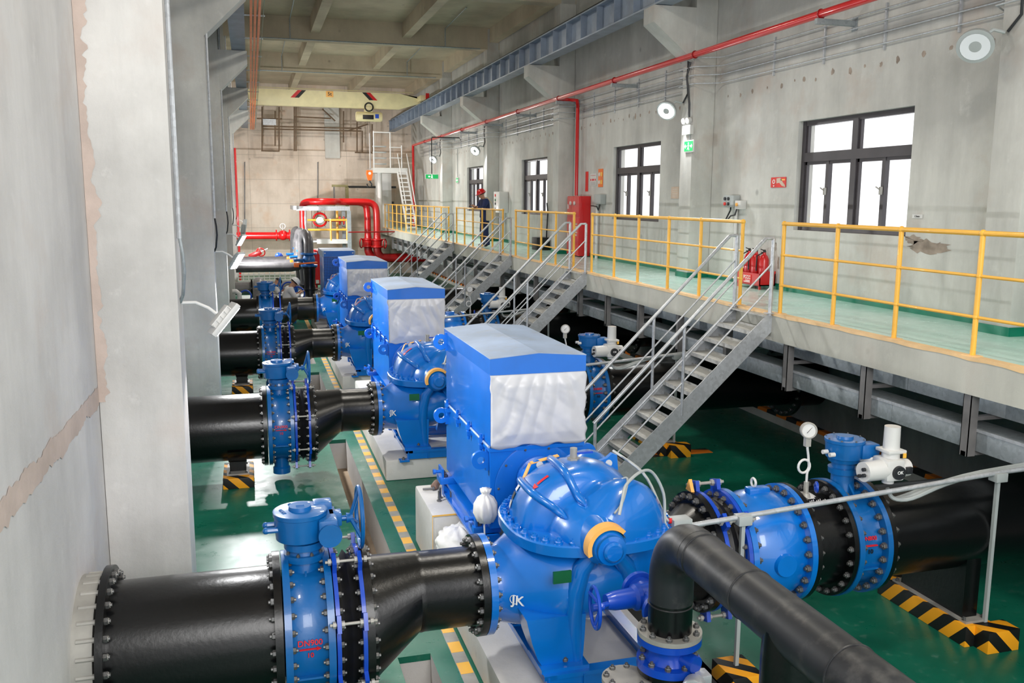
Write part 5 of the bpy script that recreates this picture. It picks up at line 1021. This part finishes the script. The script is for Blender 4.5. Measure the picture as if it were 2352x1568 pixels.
# ---------------------------------------------------------------- red fire pipes at the end of the hall
Ye = 43.6
t = thing('hydrant_pipe', (.8, Ye, 2.2), 'red horizontal hydrant pipe with a gate valve on the left of the end wall', 'pipe'); p0, p1 = A(550, 541, Ye), A(688, 541, Ye)
MB().cyl((-.9, Ye, p0.z), p1, .165, None, 22).make('pipe', 'red', t); c = A(650, 540, Ye); b = MB(); b.ball(c, .24, 16); b.make('valve_body', 'red', t)
for dx in (-.3, .3): MB().cyl(c+V((dx-.03, 0, 0)), c+V((dx+.03, 0, 0)), .26, None, 20).make('flange', 'red', t)
MB().cyl(c, c+V((0, 0, .5)), .04, None, 8).make('stem', 'steelgrey', t); MB().torus(c+V((0, 0, .42)), (0, 1, 0), .12, .02, 16, 6).make('ring_handle', 'offwhite', t)
t = thing('hydrant_pipe', (.8, Ye-3, 1.3), 'low red pipe with a tilted handwheel valve above the grey horizontal runs', 'pipe'); Yl = 38.5
q = A(600, 592, Yl); MB().cyl((-.6, Yl, q.z), A(672, 592, Yl), .06, None, 14).make('pipe', 'red', t); b = MB(); b.bar(A(572, 590, Yl), A(600, 578, Yl), .2, .2, bev=.04); b.make('valve_body', 'red', t); MB().torus(A(599, 579, Yl-.1), (.3, 1, .3), .17, .025, 22, 6).make('handwheel', 'red', t); MB().cyl(A(600, 578, Yl), A(615, 571, Yl), .025, None, 8).make('stem', 'galv', t); MB().ball(A(641, 589, Yl), .17, 14).make('joint', 'royal', t)
t = thing('vertical_fire_pipe', (-.5, 41, 0), 'thin red pipe rising up the far left corner', 'pipe'); MB().cyl((-.52, 38.0, 0), (-.52, 38.0, 5.9), .045, None, 10).make('pipe', 'red', t)
t = thing('red_loop_pipe', (4, 44, 3.7), 'big glossy red fire pipe looping over the steel platform and down to valves', 'pipe')
zt = 3.79; Yr = 44
pts = [(2.35, Yr-.2, 2.2), (2.35, Yr-.2, zt-.3), (2.38, Yr-.2, zt-.08), (2.6, Yr-.5, zt), (3.2, Yr-.75, zt), (3.75, Yr-.5, zt), (3.95, Yr-.1, zt), (4.1, Yr+.1, zt), (5.35, Yr+.1, zt), (5.62, Yr+.1, zt-.05), (5.8, Yr+.1, zt-.2), (5.86, Yr+.1, zt-.5), (5.86, Yr+.1, 2.15)]
def smooth(p, it=3):
    p = [V(q) for q in p]; s = []
    for a, b_ in zip(p, p[1:]): s += [a.lerp(b_, u/4) for u in range(4)]
    s.append(p[-1])
    for _ in range(it): s = [s[0]]+[(s[i-1]+s[i]*2+s[i+1])/4 for i in range(1, len(s)-1)]+[s[-1]]
    return s
MB().tube(smooth(pts), .165, 22).make('main_loop', 'red', t)
MB().tube(smooth([(4.6, Yr+.75, zt-.02), (5.1, Yr+.75, zt-.02), (5.4, Yr+.75, zt-.1), (5.5, Yr+.75, zt-.4), (5.5, Yr+.75, 2.1)]), .165, 20).make('second_loop', 'red', t)
for x, yy in ((5.86, Yr+.1), (5.5, Yr+.75)):
    b = MB(); b.lathe([(1.55, .2), (1.6, .3), (1.66, .3), (1.68, .22), (1.9, .24), (1.95, .3), (2.0, .3), (2.02, .18), (2.2, .17)], (x, yy, 0), (0, 0, 1), 24); v = b.make('flanged_valve', 'red', t); MB().torus((x+(.35 if x > 5.6 else -.35), yy-.2, 1.78), (1, -.5, 0), .22, .03, 24, 8).make('handwheel', 'red', v)
    MB().tube(smooth([(x, yy, 1.6), (x, yy, 1.35), (x+.15, yy, 1.12), (x+.4, yy, 1.05), (8.8, yy, 1.05)]), .2, 20).make('low_run', 'darkred', t)
for x in (6.4, 7.0): MB().cyl((x, Yr+.1, 0), (x, Yr+.1, .86), .05, None, 10).make('support_post', 'galvdark', t)
MB().cyl(A(800, 533, 42.5), A(910, 532, 42.5), .028, None, 8).make('thin_line', 'darkred', t)
t = thing('red_vessel', (2.2, 35.5, .4), 'upright bright red cylinder left of the farthest blue motor', 'tank'); c = A(727, 620, 35.2); b = MB(); b.lathe([(c.z-.55, .3), (c.z-.5, .36), (c.z+.75, .36), (c.z+.8, .3)], (c.x, c.y, 0), (0, 0, 1), 24); b.make('shell', 'red', t)
for k in range(3): a = 2*PI*k/3+.4; MB().cyl((c.x+.25*cos(a), c.y+.25*sin(a), 0), (c.x+.25*cos(a), c.y+.25*sin(a), c.z-.5), .05, None, 8).make('leg', 'darkred', t)
MB().box(c.x-.06, c.x+.06, c.y-.38, c.y-.34, c.z-.48, c.z-.35).make('name_tag', 'offwhite', t)
t = thing('red_riser', (2.0, 43, 0), 'thinner red riser with valve in front of the steel platform', 'pipe'); MB().cyl((2.2, 41.5, 0), (2.2, 41.5, 3.4), .10, None, 14).make('pipe', 'red', t); b = MB(); b.lathe([(1.35, .12), (1.4, .2), (1.5, .2), (1.55, .12)], (2.2, 41.5, 0), (0, 0, 1), 16); b.make('coupling', 'red', t)
# steel platform with yellow rails and a glaring lamp
t = thing('steel_platform', (3.3, 43.5, 0), 'grey steel frame platform with yellow rails under the red loop pipe', 'platform')
def fr(b, x, y, z0=0, z1=3.379): b.box(x-.09, x+.09, y-.09, y+.09, z0, z1)
for x in (2.35, 4.4):
    for y in (42.9, 45.4): b = MB(); fr(b, x, y); b.make('column', 'galvdark', t)
b = MB(); b.box(2.0, 4.45, 42.8, 43.0, 3.38, 3.58); b.box(2.0, 4.45, 45.3, 45.5, 3.38, 3.58); b.box(2.25, 2.45, 43.0, 45.3, 3.39, 3.57); b.box(4.3, 4.44, 43.0, 45.3, 3.39, 3.57); b.box(1.85, 1.99, 42.2, 45.6, 3.42, 3.6); b.make('top_frame', 'galv', t); MB().box(2.4, 4.45, 42.9, 45.4, 1.92, 2.0).make('deck', 'galv', t); MB().box(2.9, 4.4, 42.86, 42.9, 1.85, 2.06).make('kick_plate', 'offwhite', t)
for z in (2.5, 2.95): MB().cyl((2.5, 42.88, z), (4.35, 42.88, z), .05, None, 8).make('rail', 'yellow', t); MB().cyl((4.35, 42.9, z), (4.35, 45.3, z), .05, None, 8).make('rail', 'yellow', t)
for x in (3.55, 4.3): MB().cyl((x, 42.88, 2.0), (x, 42.88, 3.0), .045, None, 8).make('rail_post', 'yellow', t)
MB().cyl((4.0, 44.5, 2.0), (4.0, 44.5, 3.5), .06, None, 8).make('gas_pipe', 'yellow', t)
for x in (2.75, 2.95, 3.15, 3.35): MB().cyl((x, 43.6, 2.6), (x, 43.6, 3.4), .012, None, 6).make('dropper', 'darkred', t)
MB().torus((3.1, 43.4, 2.95), (0, 1, 0), .3, .05, 28, 8).make('red_ring', 'red', t); b = MB(); b.cyl((3.5, 43.7, 2.9), (4.2, 43.7, 2.9), .06, None, 10); b.cyl((4.0, 43.7, 2.9), (4.08, 43.7, 2.9), .2, None, 16); b.cyl((4.2, 43.7, 2.9), (4.26, 43.7, 2.9), .2, None, 16); b.make('red_branch', 'red', t)
t = thing('platform_lamp', (3.05, 42.7, 2.95), 'round glaring lamp on the steel platform under the red loop', 'lamp'); MB().lathe([(-.1, .1), (0, .17), (.02, .17)], (3.05, 42.72, 2.92), (0, -1, 0), 20).make('housing', 'grey', t); MB().lathe([(.02, .16), (.04, .0)], (3.05, 42.72, 2.92), (0, -1, -.1), 20, cap=False).make('lens', 'led', t); area('platform_lamp_beam', (3.05, 42.6, 2.92), (0, -1, -.15), .3, .3, 60)
# ---------------------------------------------------------------- access stair and landing at the far right
t = thing('access_stair', (7.1, 43.3, ZP), 'white steep access stair with caged landing at the far right corner', 'stairs')
for x in (7.0, 7.45):
    b = MB(); b.bar((x, 42.0, ZP), (x-.06, 44.3, 5.25), .05, .16); b.make('stringer', 'white', t); MB().tube([(x, 42.0, ZP+.9), (x-.06, 44.2, 6.1)], .025, 8).make('handrail', 'white', t)
for k in range(13): u = (k+.5)/13; MB().box(7.0-.06*u, 7.45-.06*u, 42.0+2.3*u-.1, 42.0+2.3*u+.12, ZP+2.72*u, ZP+2.72*u+.05).make('tread', 'white', t)
MB().box(5.75, 7.42, 44.2, 45.8, 5.18, 5.42).make('landing', 'offwhite', t)
for x, y in ((5.8, 44.25), (7.15, 44.25), (5.8, 45.7)): MB().cyl((x, y, 5.4), (x, y, 6.5 if x > 7 else 7.15), .03, None, 8).make('post', 'white', t)
for z in (6.4, 5.9): MB().cyl((6.55, 44.25, z), (7.15, 44.25, z), .025, None, 8).make('rail', 'white', t)
b = MB(); b.tube([(5.8, 44.25, 7.1), (6.6, 44.25, 7.1)], .03, 8); b.tube([(6.6, 44.25, 7.1), (6.6, 44.25, 5.4)], .03, 8); b.make('gate_frame', 'white', t)
for k in range(4): MB().box(5.85, 6.5, 44.9, 45.1, 5.6+k*.28, 5.66+k*.28).make('ladder_rung', 'grey', t)
MB().cyl((6.1, 44.6, ZP-.1), (6.1, 44.6, 5.2), .12, None, 12).make('leg', 'offwhite', t)
t = thing('white_cabinet', (6.3, 46.6, ZP), 'tall white electrical cabinet under the landing at the end wall', 'cabinet'); MB().box(6.15, 6.95, 46.4, 47.0, ZP, 5.3, .02).make('case', 'offwhite', t); MB().box(6.95, 7.08, 46.5, 46.9, 3.4, 3.8).make('switch', 'dark', t)
t = thing('monorail_bar', (5, 46, 4.6), 'thin black horizontal bar on legs in front of the end wall', 'bar'); z = A(830, 429, 46.5).z; MB().box(4.75, 7.2, 46.45, 46.55, z-.06, z+.05).make('bar', 'blackp', t); MB().box(3.95, 4.75, 46.4, 46.5, z-.02, z+.1).make('end_piece', 'brass', t); MB().box(4.62, 4.78, 46.4, 46.6, 3.0, z).make('leg', 'brass', t); MB().box(4.02, 4.1, 46.4, 46.48, 3.0, z).make('leg', 'greypipe', t)
# scaffold of thin steel on the upper end wall
t = thing('scaffold', (3, 47.5, 6.4), 'thin rusty scaffold tubes hung on the upper end wall', 'scaffold'); b = MB(); Yf = 47.4
for x0, y0, x1, y1 in ((602, 245, 602, 347), (632, 255, 632, 335), (641, 245, 641, 347), (676, 245, 676, 347), (680, 245, 680, 347), (789, 255, 789, 327), (820, 280, 820, 350), (832, 300, 832, 350), (855, 285, 855, 352)): b.cyl(A(x0, y0, Yf), A(x1, y1, Yf), .035, None, 6)
for x0, y0, x1, y1 in ((590, 272, 648, 273), (604, 290, 830, 295), (604, 296, 830, 301), (675, 268, 760, 272), (600, 346, 642, 347), (815, 350, 856, 351), (740, 250, 770, 278), (800, 300, 845, 285)): b.cyl(A(x0, y0, Yf), A(x1, y1, Yf), .04, None, 6)
b.make('tubes', 'rustbar', t); MB().box(*[f for q in ((A(604, 288, Yf).x, A(634, 288, Yf).x), (Yf-.1, Yf), (A(604, 287, Yf).z, A(604, 273, Yf).z)) for f in q]).make('basket', 'galv', t)
b = MB(); p = A(757, 300, 47.9); b.box(p.x-.25, p.x+.5, 47.85, 48.0, 6.0, 8.9); tag(b.make('upper_post', 'wall'), 'grey concrete post in the middle of the upper end wall', 'post')
for nm, x, lab in (('wall_pipe', 730, 'thin grey conduit climbing the middle of the end wall'), ('wall_pipe', 562, 'thin conduit on the left of the end wall')):
    p, q = A(x, 372, 47.9), A(x, 520, 47.9); b = MB(); b.cyl(p, q, .03, None, 6); tag(b.make(nm, 'greypipe'), lab, 'conduit')
# cable loops on the ceiling beams
t = thing('ceiling_conduit', (3, 30, 9), 'thin grey conduits running over the ceiling beams', 'conduit')
for yb in (30.3, 37.9):
    MB().cyl((.3, yb, 8.92), (7.6, yb, 8.92), .02, None, 6).make('run', 'galvdark', t)
    for x in (1.4, 6.4): MB().tube([(x, yb, 8.92), (x, yb, 9.5), (x+.02, yb-3, 9.6)], .018, 6).make('drop', 'galvdark', t)

# ---------------------------------------------------------------- people
def skin_mesh(name, chains, mat, parent, root=0, sub=2):
    """one continuous surface grown round connected joints; chains: lists of (x, y, z, rx[, ry]); equal points join"""
    vs = []; es = []; rad = []; idx = {}
    for ch in chains:
        prev = None
        for p in ch:
            k = tuple(round(c, 4) for c in p[:3])
            if k not in idx: idx[k] = len(vs); vs.append(p[:3]); rad.append((p[3], p[4] if len(p) > 4 else p[3]))
            i = idx[k]
            if prev is not None and prev != i: es.append((prev, i))
            prev = i
    me = bpy.data.meshes.new(name); me.from_pydata(vs, es, [])
    o = link(name, me, mat, parent); m = o.modifiers.new('skin', 'SKIN'); m.use_smooth_shade = True
    me.skin_vertices.new() if not me.skin_vertices else None
    for i, r in enumerate(rad): me.skin_vertices[0].data[i].radius = r; me.skin_vertices[0].data[i].use_root = (i == root)
    s = o.modifiers.new('sub', 'SUBSURF'); s.levels = s.render_levels = sub; return o
def person(loc, rz, J, label, shirt, trousers, helmet, sleeves=True, vest=None):
    """J: joints in body space, x forward, y left, z up"""
    t = thing('person', loc, label, 'person'); M_ = Matrix.Rotation(rz, 3, 'Z')
    def W_(p): q = M_ @ V(p)+V(loc); return (q.x, q.y, q.z)
    def P(name, *r): return W_(J[name])+tuple(r)
    hd = V(J['head']); nk = V(J['neck']); f = V(J['gaze']).normalized(); u = (hd-nk).normalized()
    def H(a, b_, c, *r): return W_(hd+f*a+V((0, 1, 0))*b_+u*c)+tuple(r)
    ch = [[P('pelvis', .12, .14), P('waist', .105, .125), P('chest', .11, .13), P('neck', .055), H(-.01, 0, -.05, .05)]]
    for s in 'LR':
        ch.append([P('chest', .11, .13), P('sh'+s, .05), P('el'+s, .038), P('wr'+s, .027), P('ha'+s, .032, .016)])
        d = (V(J['ha'+s])-V(J['wr'+s])).normalized(); sd = d.cross(V((0, 0, 1))).normalized(); h0 = V(J['ha'+s])
        for k, (off, ln) in enumerate(((-.03, .062), (-.01, .075), (.01, .07), (.028, .055))):
            a = h0+sd*off; ch.append([P('ha'+s, .032, .016), W_(a+d*.03)+(.009,), W_(a+d*(.03+ln*.5)+V((0, 0, -.008)))+(.0085,), W_(a+d*(.03+ln*.8)+V((0, 0, -.03)))+(.007,)])
        sg = -1 if s == 'L' else 1; ch.append([P('wr'+s, .027), W_(V(J['wr'+s]).lerp(h0, .5)+sd*-.03*sg+V((0, 0, .02)))+(.012,), W_(h0+sd*-.045*sg+d*.02+V((0, 0, .03)))+(.009,)])
        ch.append([P('pelvis', .13, .15), P('hi'+s, .09), P('kn'+s, .058), P('an'+s, .04), P('to'+s, .036, .03)])
    sk = skin_mesh('body', ch, 'skin', None)
    X3 = M_ @ f; Y3 = M_ @ V((0, 1, 0)); Z3 = M_ @ u; Y3 = Z3.cross(X3).normalized(); X3 = Y3.cross(Z3).normalized(); c = V(H(0, 0, .035)); RM = Matrix((X3, Y3, Z3)).transposed()
    dg = bpy.context.evaluated_depsgraph_get(); dg.update(); b = MB(); em = bpy.data.meshes.new_from_object(sk.evaluated_get(dg)); b.bm.from_mesh(em); bpy.data.objects.remove(sk)
    L3 = lambda x, y, z: c+RM @ V((x, y, z))                 # skull, nose, ears and neck, fused with the body into one surface
    b.loft([[L3(fx+rx*cos(2*PI*i/24), ry*sin(2*PI*i/24), z) for i in range(24)] for z, rx, ry, fx in ((-.122, .012, .012, .05), (-.116, .036, .034, .045), (-.095, .056, .050, .034), (-.065, .076, .060, .016), (-.03, .089, .068, .005), (0, .092, .073, 0), (.04, .097, .077, -.004), (.08, .085, .07, -.007), (.108, .052, .045, -.009), (.12, .01, .01, -.01))])
    b.tube([L3(.084, 0, .015), L3(.098, 0, -.008), L3(.112, 0, -.032), L3(.088, 0, -.043)], [.008, .010, .016, .010], 10); b.tube([V(P('neck')[:3]), L3(-.015, 0, -.06)], [.056, .052], 18)
    for s in (-1, 1):
        n0 = len(b.bm.verts); b.ball((0, 0, 0), 1, 14); b.bm.verts.ensure_lookup_table()
        for v in b.bm.verts[n0:]: v.co = L3(-.008+.021*v.co.x, s*.076+.010*v.co.y, -.012+.034*v.co.z)
    body = b.make('body', 'skin', t, 180); m = body.modifiers.new('fuse', 'REMESH'); m.mode = 'VOXEL'; m.voxel_size = .0055; m.use_smooth_shade = True
    pv = V(J['pelvis']); J['hem'] = tuple(pv-V((0, 0, .07))); c2 = [[P('hem', .185, .2), P('pelvis', .18, .2), P('waist', .165, .19), P('chest', .165, .2), tuple(V(P('neck')).lerp(V(P('chest')), .25))+(.08,)]]
    for s in 'LR': e = V(P('el'+s)).lerp(V(P('wr'+s)), .75 if sleeves else .2); c2.append([P('chest', .165, .2), P('sh'+s, .094), P('el'+s, .066), tuple(e)+(.05,)])
    skin_mesh('shirt', c2, shirt, t)
    c3 = [[P('waist', .15, .17), P('pelvis', .17, .19)]]
    for s in 'LR': a = V(P('an'+s)); c3.append([P('pelvis', .17, .19), P('hi'+s, .118), P('kn'+s, .088), (a.x, a.y, a.z+.02, .075), (a.x, a.y, a.z-.035, .072)])
    skin_mesh('trousers', c3, trousers, t, root=1)
    for s in 'LR':
        a, b_ = V(P('an'+s)), V(P('to'+s)); skin_mesh('shoe', [[(a.x, a.y, a.z-.01, .052), (b_.x, b_.y, b_.z, .047, .04)]], 'dark', t, sub=1)
    # hair, eyes, helmet
    def dome(name, mat, r, z0, sx=1.12, brim=0):
        b = MB(); b.loft([[c+RM @ V((r*sx*sin(th)*cos(2*PI*i/28), r*sin(th)*sin(2*PI*i/28), z0+r*.98*cos(th))) for i in range(28)] for th in [1e-3+k*(PI*.5)/9 for k in range(10)]], True, True)
        if brim: b.loft([[c+RM @ V((r*sx*k*cos(2*PI*i/28)+(brim if cos(2*PI*i/28) > .2 else .012)*cos(2*PI*i/28)*(k > 1), r*k*sin(2*PI*i/28), z0+dz)) for i in range(28)] for k, dz in ((.98, .005), (1.08, -.008), (1.08, -.014), (.98, -.004))])
        return b.make(name, mat, t, 60)
    c0 = c.copy(); c = c0-X3*(.022 if helmet else .002); dome('hair', 'hair', .104, .0, 1.04) if helmet else dome('hair', 'hair', .105, .022, 1.08); c = c0
    if helmet: h = dome('helmet', helmet, .125, .045, 1.15, .05); b = MB(); b.loft([[c+RM @ V((x, w_*.012, .045+.128*math.sqrt(max(0, 1-(x/.15)**2)))) for w_ in (-1, 1)]+[c+RM @ V((x, w_*.012, .035+.128*math.sqrt(max(0, 1-(x/.15)**2)))) for w_ in (1, -1)] for x in [-.12+.02*k for k in range(13)]]); b.make('helmet_ridge', helmet, h)
    for s in (-1, 1): MB().ball(c+RM @ V((.079, s*.033, .002)), .0095, 10).make('eye', 'dark', t); b = MB(); b.tube([c+RM @ V((.088, s*.05, .022)), c+RM @ V((.094, s*.033, .027)), c+RM @ V((.094, s*.017, .024))], .004, 5); b.make('eyebrow', 'hair', t)
    b = MB(); b.tube([c+RM @ V((.082, -.025, -.075)), c+RM @ V((.09, 0, -.073)), c+RM @ V((.082, .025, -.075))], .006, 6); b.make('mouth', 'darkred', t)
    return t, W_
Jm = dict(pelvis=(0, 0, .93), waist=(0, 0, 1.1), chest=(.03, 0, 1.30), neck=(.06, 0, 1.47), head=(.10, 0, 1.565), gaze=(1, 0, -.35), shL=(.03, .19, 1.40), shR=(.03, -.19, 1.40), elL=(.14, .24, 1.17), elR=(.16, -.22, 1.18), wrL=(.36, .12, 1.22), wrR=(.37, -.07, 1.23), haL=(.42, .07, 1.25), haR=(.44, -.02, 1.26),
          hiL=(0, .1, .88), hiR=(0, -.1, .88), knL=(.03, .14, .5), knR=(.05, -.12, .5), anL=(-.03, .17, .085), anR=(.02, -.13, .085), toL=(.12, .20, .04), toR=(.17, -.15, .04))
pt, pw = person((6.88, 26.85, ZP), PI*1.03, Jm, 'man in red helmet and navy work clothes looking at a phone on the gallery', 'navy', 'navy', 'red')
t = thing('phone', pw((.5, .02, 1.27)), 'dark phone held up by the man in the red helmet', 'phone'); b = MB(); q = V(pw((.485, .03, 1.29))); b.obox(q, (.012, .08, .16), Matrix.Rotation(.5, 3, 'Y'), .004); b.make('case', 'dark', t)
t = thing('shoulder_bag', pw((-.08, .23, .95)), 'beige canvas bag hanging at the side of the man in the red helmet', 'bag'); b = MB(); q = V(pw((-.10, .235, .98))); b.obox(q, (.30, .10, .36), None, .045); b.make('pouch', 'beige', t); b = MB(); b.tube([pw(p) for p in ((-.2, .24, 1.12), (-.12, .22, 1.35), (-.02, .14, 1.5), (.02, .05, 1.49))], .018, 6); b.make('strap', 'beige', t)
t = MB(); t.torus(pw((.335, .135, 1.217)), V(pw((.36, .12, 1.22)))-V(pw((.14, .24, 1.17))), .034, .009, 20, 6); tag(t.make('wristwatch', 'dark'), 'dark watch on the wrist of the man in the red helmet', 'watch')
Jw = dict(Jm); Jw.update(neck=(.12, 0, 1.42), head=(.19, 0, 1.49), chest=(.08, 0, 1.27), shL=(.07, .19, 1.35), shR=(.07, -.19, 1.35), elL=(.18, .24, 1.10), elR=(.18, -.24, 1.10), gaze=(1, 0, -.55))
hz = -.16
person((.92, 26.75, hz+.16), .15, Jw, 'worker in white shirt and white helmet facing right behind the far suction pipe', 'shirt', 'dark', 'white')
Jb = dict(Jw); Jb.update(head=(.17, 0, 1.47))
person((.5, 27.35, 0), .25, Jb, 'bareheaded black haired worker in white shirt behind the far blue handwheel', 'shirt', 'dark', None)
